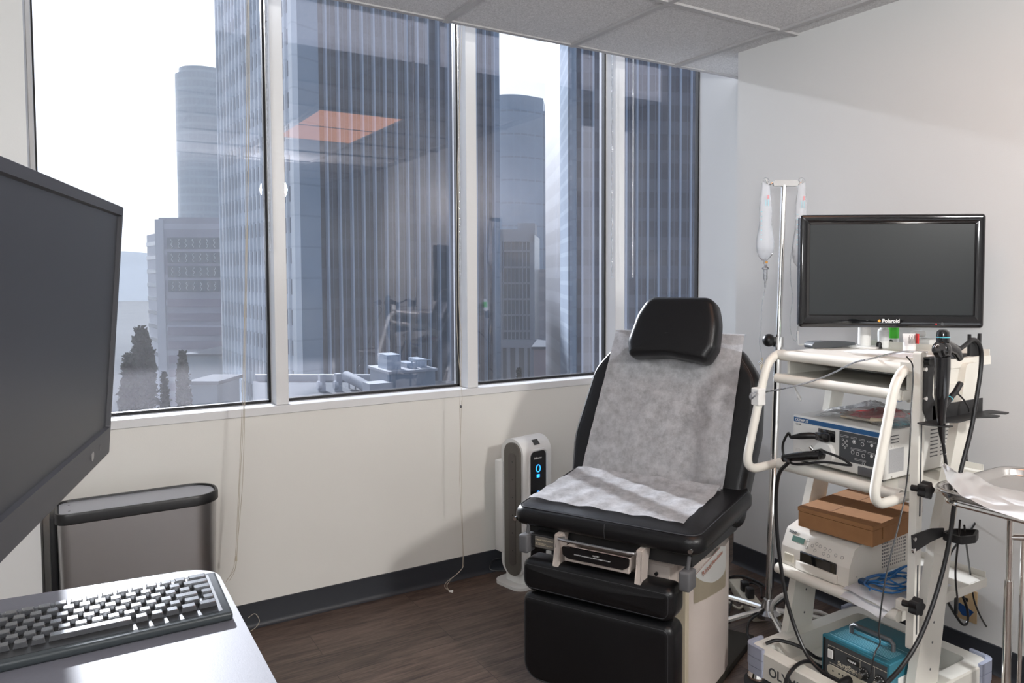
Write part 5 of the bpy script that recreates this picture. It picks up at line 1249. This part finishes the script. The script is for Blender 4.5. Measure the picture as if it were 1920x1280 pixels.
# clear oxygen line from cart top to handle
gp = [onz(1740, 660, ZT + .004), onz(1690, 659, ZT + .006), onx(1635, 672, 1.975), onx(1600, 680, 1.965), onx(1560, 700, 1.955), onx(1520, 715, 1.935), onx(1470, 728, 1.91), onp(1440, 734, (0, YL + .012, 0), (0, 1, 0)) + Vector((-.016, 0, 0)), onx(1418, 740, 1.88), onx(1408, 748, 1.88), onx(1408, 738, 1.88), onx(1425, 733, 1.90)]
world_tube('clear_tubing', gp, .0028, M['tubing'], 'clear plastic line looping from the cart top to the left handle', 'tubing')
p = ony(1424, 742, YL + .012); w = NB(); box(w, p.x - .022, p.x + .012, p.y - .018, p.y + .018, p.z - .030, p.z + .028, .003, 1); tag(obj('tube_clip', w, M['white'], world=True), 'white clip band on the cart left handle', 'clip')
p = onx(1493, 735, 2.01); 
w = NB(); pa_ = onx(1493, 733, 2.05); pb2 = onx(1499, 747, 2.05); cyl(w, pa_, pb2, .004, .007, 10); cyl(w, pa_ + (pa_ - pb2) * .6, pa_, .003, n=8); cyl(w, pb2, pb2 + (pb2 - pa_) * .35, .004, n=8)
tube(w, [pa_ + (pa_ - pb2) * .6, Vector((2.07, pa_.y + .005, 1.045))], .0009, 5)
tag(obj('luer_connector', w, M['white'], world=True), 'tiny white luer connector dangling under the keyboard tray', 'connector')

# ------------------------------------------------------------ mayo stand with tray
ms = thing('tray_stand', 'chrome instrument stand with steel tray, right of the cart', 'instrument stand', (2.36, 1.08, 0))
tx0, tx1, ty0, ty1, tz = 1.965, 2.40, .62, 1.235, .80
rp = rpoly([(tx0, ty1), (tx0, ty0), (tx1, ty0), (tx1, ty1)], .07, 7)
w = NB(); loops = []
for ins, z in ((.0, tz + .012), (-.004, tz + .016), (.0, tz + .021), (.009, tz + .020), (.014, tz + .014), (.018, tz), (.021, tz - .004)): loops.append([w.verts.new((a, c, z)) for a, c in inset(rp, ins)])
ringf(w, loops); w.faces.new(loops[-1])
loops2 = [[w.verts.new((a, c, z)) for a, c in inset(rp, ins)] for ins, z in ((.0, tz + .012), (.010, tz + .006), (.016, tz - .005), (.022, tz - .006))]
ringf(w, loops2); w.faces.new(loops2[-1])
obj('tray', w, M['steel_top'], ms, world=True, sharp=60)
w = NB(); fr_ = rpoly([(tx0 + .02, ty1 - .025), (tx0 + .02, ty0 + .02), (tx1 - .02, ty0 + .02), (tx1 - .02, ty1 - .025)], .06, 5); tube(w, [(a, c, tz - .016) for a, c in fr_], .007, 8, closed=True); obj('tray_ring', w, M['chrome'], ms, world=True)
pst = onp(1893, 1000, (tx1 - .05, 0, 0), (1, 0, 0)); pst = Vector((2.30, onx(1893, 1040, 2.30).y, 0))
w = NB(); tube(w, [(pst.x, pst.y, .03), (pst.x, pst.y, .50)], .0125, 14); obj('post', w, M['chrome'], ms, world=True)
w = NB(); tube(w, [(pst.x, pst.y, .45), (pst.x, pst.y, tz - .016)], .009, 14); obj('inner_post', w, M['chrome'], ms, world=True)
w = NB(); tube(w, [(pst.x + .035, pst.y - .02, .02), (pst.x + .035, pst.y - .02, .62)], .006, 10); tube(w, [(pst.x + .0, pst.y, .63), (pst.x + .10, pst.y - .08, .63)], .010, 12); obj('brace', w, M['chrome'], ms, world=True)
w = NB(); tube(w, [(pst.x + .10, pst.y + .06, .025), (pst.x + .05, pst.y + .085, .03), (pst.x - .02, pst.y + .04, .04), (pst.x, pst.y - .02, .03), (pst.x + .06, pst.y - .25, .022), (pst.x + .06, pst.y - .42, .02)], .0125, 12, sm=5); obj('base_tube', w, M['chrome'], ms, world=True)
for (dx, dy) in ((.10, .06), (.06, -.42)):
    w = NB(); cyl(w, (pst.x + dx - .01, pst.y + dy, .018), (pst.x + dx + .01, pst.y + dy, .018), .018, n=14); obj('caster', w, M['blackp'], ms, world=True)
# drape
w = NB()
Dp = [onz(1762, 893, tz + .012), onz(1800, 945, tz + .008), onz(1960, 1015, tz + .005), onz(1990, 960, tz + .012), onz(1905, 905, tz + .03), onz(1850, 900, tz + .045)]
def drf(a, s):
    A_ = [onz(1765, 868, .90), onz(1775, 900, tz + .05), onz(1800, 925, tz + .03), onz(1830, 945, tz + .024), onz(1880, 962, tz + .024), onz(1960, 985, tz + .024)]
    B_ = [onz(1772, 872, .905), onz(1800, 884, .86), onz(1825, 888, tz + .05), onz(1850, 902, tz + .035), onz(1900, 920, tz + .028), onz(1985, 940, tz + .026)]
    x = a * 5; i = min(int(x), 4); f = x - i
    p = A_[i].lerp(A_[i + 1], f).lerp(B_[i].lerp(B_[i + 1], f), s)
    p.z += .003 * math.sin(s * 9 + a * 13) + .0015 * math.sin(a * 25 - s * 6) + .010 * math.sin(math.pi * s) * min(1, a * 2); return p
grid(w, drf, 44, 18); bmesh.ops.solidify(w, geom=w.faces[:], thickness=.001)
tag(obj('drape', w, M['drape'], world=True), 'white drape cloth crumpled on the steel instrument tray', 'drape')

# ------------------------------------------------------------ wall plate with tape
wp = thing('wall_outlet', 'beige wall plate with blue tape low on the right wall', 'outlet', (XR, 1.517, .14))
w = NB(); box(w, XR - .005, XR, 1.482, 1.556, .15, .268, .002, 2); obj('plate', w, M['outlet'], wp, world=True)
w = NB(); box(w, XR - .0075, XR - .004, 1.515, 1.528, .222, .234); cyl(w, (XR - .0045, 1.519, .252), (XR - .0058, 1.519, .252), .003, n=8); obj('jack', w, M['blackp'], wp, world=True, smooth=False)
w = NB(); prism(w, [(1.560, .194), (1.545, .208), (1.492, .192), (1.508, .168), (1.535, .166)], lambda a, c, t: Vector((XR - t, a, c)), .004, .0065); obj('blue_tape', w, M['tape'], wp, world=True, smooth=False)

# ------------------------------------------------------------ floor behind chair: power strip, cables
st_ = thing('power_strip', 'beige power strip with red switch on the floor behind the IV pole', 'power strip', (2.40, 2.33, 0), R(62))
w = NB(); box(w, -.19, .16, -.032, .032, .0, .042, .006, 2); obj('body', w, M['ivory'], st_)
w = NB(); box(w, .04, .055, -.034, -.02, .0425, .046); obj('switch', w, M['ledred'], st_)
for xx in (.02, -.05):
    w = NB(); box(w, xx - .018, xx + .018, -.016, .016, .042, .085, .005, 2); obj('plug', w, M['blackp'], st_)
def fl_c(label, pts, r, m, name='floor_cable'):
    return world_tube(name, [onz(px, py, z) for px, py, z in pts], r, m, label, 'cable')
fl_c('black cable in a wide loop on the floor below the pole', [(1375, 1120, .015), (1366, 1150, .02), (1366, 1185, .02), (1390, 1200, .02), (1415, 1215, .01), (1440, 1222, .01)], .005, M['cable'])
fl_c('black cable curling up against the chrome pole foot', [(1445, 1105, .10), (1444, 1130, .09), (1425, 1148, .08), (1405, 1165, .06), (1402, 1190, .03), (1415, 1210, .03), (1440, 1216, .03)], .005, M['cable'])
fl_c('dark cable arching behind the chair pedestal', [(1358, 1085, .012), (1385, 1079, .012), (1415, 1088, .012), (1435, 1100, .012), (1442, 1120, .012)], .006, M['cable'])
fl_c('black cable snaking at the foot of the right wall', [(1352, 1115, .012), (1375, 1100, .012), (1405, 1092, .012), (1425, 1100, .03), (1428, 1120, .05)], .005, M['cable'])
fl_c('cream cable crossing the floor in front of the power strip', [(1362, 1125, .012), (1385, 1140, .012), (1400, 1130, .012), (1430, 1132, .012), (1462, 1155, .012)], .005, M['ivory'])
fl_c('thick white hose curving beside the cart left leg', [(1475, 1112, .16), (1462, 1118, .15), (1450, 1130, .12), (1447, 1145, .08), (1455, 1160, .04), (1465, 1172, .02)], .008, M['cablew'])
fl_c('thick white hose behind the cart base, near the yellow tag', [(1504, 1155, .02), (1512, 1148, .04), (1530, 1146, .05), (1548, 1152, .04), (1562, 1162, .02)], .008, M['cablew'])
w = NB(); p = onz(1510, 1163, .03); box(w, p.x - .02, p.x + .02, p.y - .012, p.y + .012, .002, .006); tag(obj('yellow_tag', w, mat('yellow_tag', (.6, .42, .02), .5), world=True, smooth=False), 'small yellow tag on the floor behind the cart', 'tag')
# cables over the cart base front
world_tube('black_hose', [onz(1436, 1206, .18), onz(1460, 1200, .19), onz(1500, 1212, .18), onz(1530, 1232, .15), onz(1545, 1235, .13), onz(1560, 1236, .13)], .006, M['cable'], 'black hose crossing the left corner of the cart base', 'cable')
world_tube('black_hose', [onz(1470, 1290, .14), onz(1480, 1262, .18), onz(1500, 1243, .19), onz(1520, 1240, .17), onz(1545, 1252, .13), onz(1560, 1250, .12)], .006, M['cable'], 'black hose draped over the front rim of the cart base', 'cable')

# ------------------------------------------------------------ air purifier
ap = thing('air_purifier', 'tall white and grey tower air purifier against the window wall', 'air purifier', (1.738, 3.06, 0), R(12))
w = NB(); bp_ = rpoly([(-.115, -.085), (.115, -.085), (.115, .11), (-.115, .11)], .05, 6); prism(w, bp_, lambda a, c, t: Vector((a, c, t)), 0, .014); prism(w, rpoly([(-.07, -.05), (.07, -.05), (.07, .08), (-.07, .08)], .03, 5), lambda a, c, t: Vector((a, c, t)), .014, .06); obj('foot_plate', w, M['white'], ap)
w = NB()
side = rpoly([(-.075, .05), (.075, .05), (.075, .67), (-.075, .67)], [.06, .06, .07, .07], 10)
prism(w, side, lambda a, c, t: Vector((t, a, c)), -.085, .085); bmesh.ops.bevel(w, geom=[e_ for e_ in w.edges if abs(abs(e_.verts[0].co.x) - .085) < 1e-5 and abs(e_.verts[0].co.x - e_.verts[1].co.x) < 1e-6], offset=.018, segments=4, affect='EDGES')
obj('body', w, M['white'], ap)
w = NB(); prism(w, rpoly([(-.062, .055), (.045, .055), (.045, .655), (-.062, .655)], [.05] * 4, 10), lambda a, c, t: Vector((t, a, c)), -.094, -.080); gp_ = obj('side_grille', w, M['purg'], ap)
w = NB(); gi = rpoly([(-.034, .10), (.012, .10), (.012, .61), (-.034, .61)], .022, 8); prism(w, gi, lambda a, c, t: Vector((t, a, c)), -.097, -.093)
obj('inner_strip', w, mat('bronze_strip', (.10, .09, .08), .35), gp_)
w = NB()
for i in range(6): cyl(w, (-.0975, -.015, .17 + .08 * i), (-.0965, -.015, .17 + .08 * i), .003, n=8)
obj('rivets', w, M['blackp'], gp_)
w = NB(); box(w, -.092, -.03, .06, .115, .14, .56, .006, 2); obj('rear_filter_housing', w, M['white'], ap)
w = NB(); fo_ = rpoly([(-.048, .10), (.052, .10), (.052, .615), (-.048, .615)], [.048, .048, .025, .025], 8); prism(w, fo_, lambda a, c, t: Vector((a, t, c)), -.0765, -.070); fp_ = obj('control_fascia', w, M['blackg'], ap)
w = NB(); tube(w, [(a, -.077, c) for a, c in inset(fo_, -.004)], .006, 8, closed=True); obj('fascia_rim', w, M['white'], fp_)
w = NB(); tube(w, [(.002 + .012 * math.cos(2 * math.pi * i / 20), -.078, .535 + .016 * math.sin(2 * math.pi * i / 20)) for i in range(20)], .0018, 6, closed=True); box(w, -.006, .010, -.0785, -.0765, .494, .508); box(w, -.004, .006, -.0785, -.0765, .430, .433); obj('blue_indicators', w, M['ledblue'], fp_)
text('lettering', 'Fellowes', .013, fp_, M['inkw'], ap.matrix_basis @ Vector((-.022, -.0772, .578)), (math.cos(R(12)), math.sin(R(12)), 0), (math.sin(R(12)), -math.cos(R(12)), 0), bold=.0003)
w = NB(); box(w, -.008, .024, -.014, .014, -.0008, .0016, mx=Matrix.Translation((0, -.0545, .6495)) @ Matrix.Rotation(R(45), 4, 'X')); obj('rating_label', w, M['ink'], ap, smooth=False)
world_tube('floor_cable', [(1.70, 3.17, .02), (1.66, 3.20, .02), (1.63, 3.22, .03), (1.66, 3.235, .06), (1.75, 3.24, .05)], .004, M['cable'], 'black purifier cord lying against the baseboard', 'cable')

# ------------------------------------------------------------ trash can
tcx, tcy = .208, 3.045
tr = thing('trash_can', 'brushed steel trash can with black rim under the window', 'trash can', (tcx, tcy, 0))
tp_ = rpoly([(-.240, -.098), (.240, -.098), (.240, .098), (-.240, .098)], [.035, .085, .085, .045], 12)
bt = [(a * .96, c * .96) for a, c in tp_]
w = NB(); Ls = [[w.verts.new((a * k_, c * k_, z)) for a, c in tp_] for k_, z in ((.945, .03), (.955, .2), (.97, .42), (.985, .605))]; ringf(w, Ls); w.faces.new(Ls[0][::-1]); w.faces.new(Ls[-1]); obj('body', w, M['steel'], tr)
w = NB(); Ls = [[w.verts.new((a, c, z)) for a, c in inset(tp_, i_)] for i_, z in ((.002, .604), (-.003, .608), (-.003, .634), (.000, .640), (.006, .640), (.008, .634), (.010, .628))]; ringf(w, Ls); w.faces.new(Ls[0][::-1]); w.faces.new(Ls[-1]); rim = obj('rim', w, M['blackp'], tr)
w = NB(); prism(w, inset(tp_, .010), lambda a, c, t: Vector((a, c, t)), .6285, .634); obj('lid', w, M['lidglass'], tr)
w = NB(); Ls = [[w.verts.new((a * .95, c * .95, z)) for a, c in tp_] for z in (0, .032)]; ringf(w, Ls); w.faces.new(Ls[0][::-1]); w.faces.new(Ls[-1]); obj('base_ring', w, M['blackp'], tr)
w = NB(); box(w, -.256, -.236, -.03, .105, .02, .62, .006, 2); obj('hinge_cover', w, M['blackp'], tr)
w = NB()
for (x, y) in ((-.205, .045), (-.205, -.035)): box(w, x, x + .006, y - .002, y + .003, .634, .6344)
obj('lid_screws', w, M['ink'], tr, smooth=False)

# ------------------------------------------------------------ desk, keyboard, monitor
DZ = .90
dk = thing('desk', 'grey laminate desk with rounded corner in the near left', 'desk', (-.35, 1.1, 0))
w = NB(); dp_ = rpoly([(-1.15, .70), (.208, .70), (.208, 1.452), (-1.15, 1.60)], [.05, .03, .062, .05], 10); prism(w, dp_, lambda a, c, t: Vector((a, c, t)), DZ - .028, DZ); obj('desktop', w, M['desk'], dk, world=True)
for (x, y) in ((-1.05, .80), (-.9, 1.45), (.05, .82), (-.1, 1.36)):
    w = NB(); box(w, x - .02, x + .02, y - .02, y + .02, 0, DZ - .028, .003, 1); obj('leg', w, M['greyp'], dk, world=True)
kb = thing('keyboard', 'dark glossy keyboard lying on the grey desk', 'keyboard', (-.033, 1.286, DZ))
KW, KD = .455, .158; kx1 = .196
kc = thing; kxc = kx1 - KW / 2; kyc = 1.284
kb.location = (kxc, kyc, DZ); kb.matrix_basis = Matrix.Translation((kxc, kyc, DZ))
w = NB(); box(w, -KW / 2, KW / 2, -KD / 2, KD / 2, .0, .012, .004, 3)
for v in w.verts: v.co.z += .0 if v.co.z < .006 else (v.co.y + KD / 2) / KD * .010
obj('case', w, M['kbb'], kb)
w = NB(); box(w, -KW / 2 + .006, KW / 2 - .012, -KD / 2 + .012, KD / 2 - .010, .011, .0128)
for v in w.verts: v.co.z += (v.co.y + KD / 2) / KD * .010 - .0005
obj('key_bed', w, M['blackp'], kb, smooth=False)
keymesh = {}
def key(x, y, wk, dk_=.0148):
    kk = (round(wk, 4), round(dk_, 4))
    if kk not in keymesh:
        w = NB(); box(w, -wk / 2, wk / 2, -dk_ / 2, dk_ / 2, 0, .0075)
        for v in w.verts:
            if v.co.z > .005: v.co.x -= math.copysign(.0016, v.co.x); v.co.y -= math.copysign(.0014, v.co.y)
        bmesh.ops.bevel(w, geom=w.edges[:], offset=.0007, segments=1, affect='EDGES')
        o = obj('key', w, M['keyt'], kb); keymesh[kk] = o.data
    else:
        o = bpy.data.objects.new('key', keymesh[kk]); COL.objects.link(o); o.parent = kb
    o.location = (x, y, .0120 + (y + KD / 2) / KD * .010); o.rotation_euler = (math.atan(.010 / KD), 0, 0)
yr = [KD / 2 - .020 - .0196 * i for i in range(7)]
pit = .0192; xr = KW / 2 - .015
rowdef = [[1.5, 1, 1, 1, 1, 1, 1, 1, 1, 1, 1, 1, 1, 1.6], [2.0] + [1] * 14 + [1.4], [1.4] + [1] * 15 + [1], [1.0, 1.8] + [1] * 13 + [2.0], [1, 1.3] + [1] * 14 + [1.2], [1.4, 1.2, 1, 1, 1] + [5.2] + [1, 1, 1.2, 1, 1, 1, 1]]
nk = 0
for r_, row in enumerate(rowdef):
    x = xr; y = yr[r_] - .002
    for wk in row:
        if nk >= 98: break
        x0 = x - wk * pit
        if x0 < -KW / 2 + .006: break
        key((x + x0) / 2, y, wk * pit - .0026); x = x0; nk += 1
# monitor
P1, P2 = dep(232, 388, 1.05), dep(205, 849, 1.05)
mA = Vector((-.223, -.975, 0)).normalized(); mW = .545
mZ = (P1 - P2); mH = mZ.length; mZ.normalize(); mN = mA.cross(mZ).normalized()
if mN.dot(CAM - P1) < 0: mN = -mN
mn = thing('computer_monitor', 'black flat monitor at the near left edge, turned away', 'monitor', (P2.x, P2.y, DZ))
def mf(a, c, t): return P2 + mA * a + mZ * c + mN * t     # a from the far edge towards the camera
w = NB(); fr = rpoly([(0, 0), (mW, 0), (mW, mH), (0, mH)], .004, 3); sr = rpoly([(.010, .038), (mW - .010, .038), (mW - .010, mH - .014), (.010, mH - .014)], .0005, 3)
L_ = [[w.verts.new(mf(a, c, t)) for a, c in q] for q, t in ((inset(fr, .03), -.045), (inset(fr, .002), -.030), (fr, -.028), (fr, -.002), (inset(fr, .001), 0), (inset(sr, -.002), 0), (sr, -.005))]
ringf(w, L_); w.faces.new(L_[0]); obj('bezel', w, M['bezel2'], mn, world=True, sharp=30)
w = NB(); prism(w, inset(sr, -.001), mf, -.0075, -.0045); obj('screen', w, M['screen2'], mn, world=True, smooth=False)
w = NB(); cyl(w, mf(.105, .018, -.001), mf(.105, .018, .0008), .006, n=16); obj('power_button', w, M['steel'], mn, world=True)
w = NB(); cyl(w, mf(.062, .020, -.001), mf(.062, .020, .0004), .004, n=12); obj('menu_button', w, M['greyp'], mn, world=True)
pc = mf(mW * .5, mH * .5, -.045); 
w = NB(); tube(w, [pc, pc - mN * .06, pc - mN * .10 + Vector((0, 0, -.02)), Vector((pc.x - .12, pc.y + .02, DZ + .03)), Vector((pc.x - .12, pc.y + .02, DZ))], .016, 12, sm=3); obj('stand_arm', w, M['blackp'], mn, world=True)
w = NB(); lathe(w, [(.10, 0), (.10, .008), (.03, .014)], (pc.x - .12, pc.y + .02, DZ), 28); obj('stand_foot', w, M['blackp'], mn, world=True)

# ------------------------------------------------------------ blind cords and wands
YCd = 3.12
def cordset(name, label, strands, r=.0011, parts=()):
    t = thing(name, label, 'blind cord', (strands[0][-1][0], strands[0][-1][1], max(0, min(p[2] for p in strands[0]))))
    for s_ in strands:
        w = NB(); tube(w, s_, r, 5, sm=3); obj('cord', w, M['cord'], t, world=True)
    return t
T0 = 2.79
def cyy(px, py, Y=YCd): return tuple(ony(px, py, Y))
tc1 = ony(463, 10, YCd)
c1 = cordset('pull_cord_set', 'beige blind pull cords hanging beside the first mullion and trash can', [
    [(tc1.x, YCd, T0), cyy(463, 10), cyy(461, 400), cyy(457, 755), cyy(450, 900), cyy(444, 1045), cyy(438, 1070), cyy(426, 1086)],
    [(tc1.x + .005, YCd, T0), cyy(466, 10), cyy(464, 400), cyy(459, 755), cyy(455, 900), cyy(447, 1000), cyy(443, 1046), cyy(440, 1070), cyy(430, 1088)],
    [(tc1.x + .01, YCd, T0), cyy(468, 200), cyy(458, 600), cyy(454, 760), cyy(447, 930), cyy(441, 1046), cyy(433, 1075), cyy(424, 1090)]])
w = NB(); p = ony(443, 1047, YCd); cyl(w, p + Vector((0, 0, -.009)), p + Vector((0, 0, .009)), .0035, n=8); obj('tassel', w, M['tan'], c1, world=True)
lp2 = [onz(462, 1152, .06), onz(478, 1150, .07), onz(486, 1162, .04), onz(482, 1173, .02), onz(470, 1178, .006), onz(462, 1172, .006)]
w = NB(); tube(w, [ (p.x, min(p.y, 3.22), p.z) for p in lp2], .0012, 5, sm=5); obj('cord_end', w, M['cord'], c1, world=True)
tc2 = ony(862, 60, 3.10)
c2 = cordset('pull_cord_set', 'beige blind pull cords beside the second mullion, ending on the floor', [
    [(tc2.x, 3.1, T0), cyy(862, 60, 3.1), cyy(861, 300, 3.1), cyy(860, 560, 3.1), cyy(866, 640, 3.1), cyy(862, 760, 3.1), cyy(865, 900, 3.1), cyy(868, 1045, 3.1), cyy(862, 1070, 3.1), cyy(838, 1090, 3.06), cyy(834, 1100, 3.06), cyy(842, 1107, 3.05)],
    [(tc2.x + .006, 3.1, T0), cyy(866, 60, 3.1), cyy(858, 300, 3.1), cyy(856, 600, 3.1), cyy(866, 735, 3.1), cyy(865, 765, 3.1), cyy(862, 900, 3.1), cyy(869, 1040, 3.1), cyy(866, 1066, 3.1), cyy(846, 1085, 3.06), cyy(838, 1098, 3.06), cyy(843, 1108, 3.05)]])
w = NB(); p = ony(864, 762, 3.1); sphere(w, p, .006, 1.2, 10); obj('cord_stop', w, M['greyp'], c2, world=True)
w = NB(); p = ony(845, 1108, 3.05); p.z = max(p.z, .008); cyl(w, p + Vector((-.008, 0, .002)), p + Vector((.008, -.004, -.002)), .003, .006, 10); obj('tassel', w, M['white'], c2, world=True)
wm = M['clear']
for (px, y1, label) in ((1187, 520, 'thin clear blind wand hanging in front of the fourth pane'), (1148, 520, 'thin clear blind wand against the third mullion'), (503, 470, 'thin clear blind wand against the first mullion'), (861, 520, 'thin clear blind wand against the second mullion')):
    p0 = ony(px, 250, YCd - .01); p1 = ony(px, y1, YCd - .01)
    w = NB(); cyl(w, (p0.x, p0.y, T0), (p0.x, p0.y, p1.z), .0045, n=6); wd = obj('blind_wand', w, M['tubing'], world=True); tag(wd, label, 'blind wand', None)
# raised blinds packed in the ceiling pocket
for i in range(4):
    x0, x1 = edges[2 * i] + .01, edges[2 * i + 1] - .005
    t = thing('raised_blind', 'fully raised window blind tucked above the ceiling line, %s pane' % ('first', 'second', 'third', 'fourth')[i], 'blind', ((x0 + x1) / 2, YCd + .02, 2.70), 0, None)
    w = NB(); box(w, x0, x1, YCd, YCd + .04, 2.755, 2.798); obj('head_rail', w, M['alu'], t, world=True, smooth=False)
    w = NB(); [box(w, x0, x1, YCd + .004, YCd + .032, 2.70 + k_ * .006, 2.703 + k_ * .006) for k_ in range(9)]; obj('slats', w, M['alu'], t, world=True, smooth=False)

# haze over the city
def haze():
    m = bpy.data.materials.new('city_haze'); m.use_nodes = True; n = m.node_tree.nodes; n.clear()
    v = n.new('ShaderNodeVolumeScatter'); o_ = n.new('ShaderNodeOutputMaterial'); v.inputs['Color'].default_value = (.93, .96, 1, 1)
    v.inputs['Density'].default_value = .0006; v.inputs['Anisotropy'].default_value = .15
    m.node_tree.links.new(v.outputs[0], o_.inputs['Volume'])
    w = NB(); box(w, -700, 1300, 12, 620, ZG + .5, 300)
    o = tag(obj('city_haze', w, m, smooth=False, world=True), 'thin bright haze hanging over the city outside the windows', 'haze', kind='stuff')
haze()
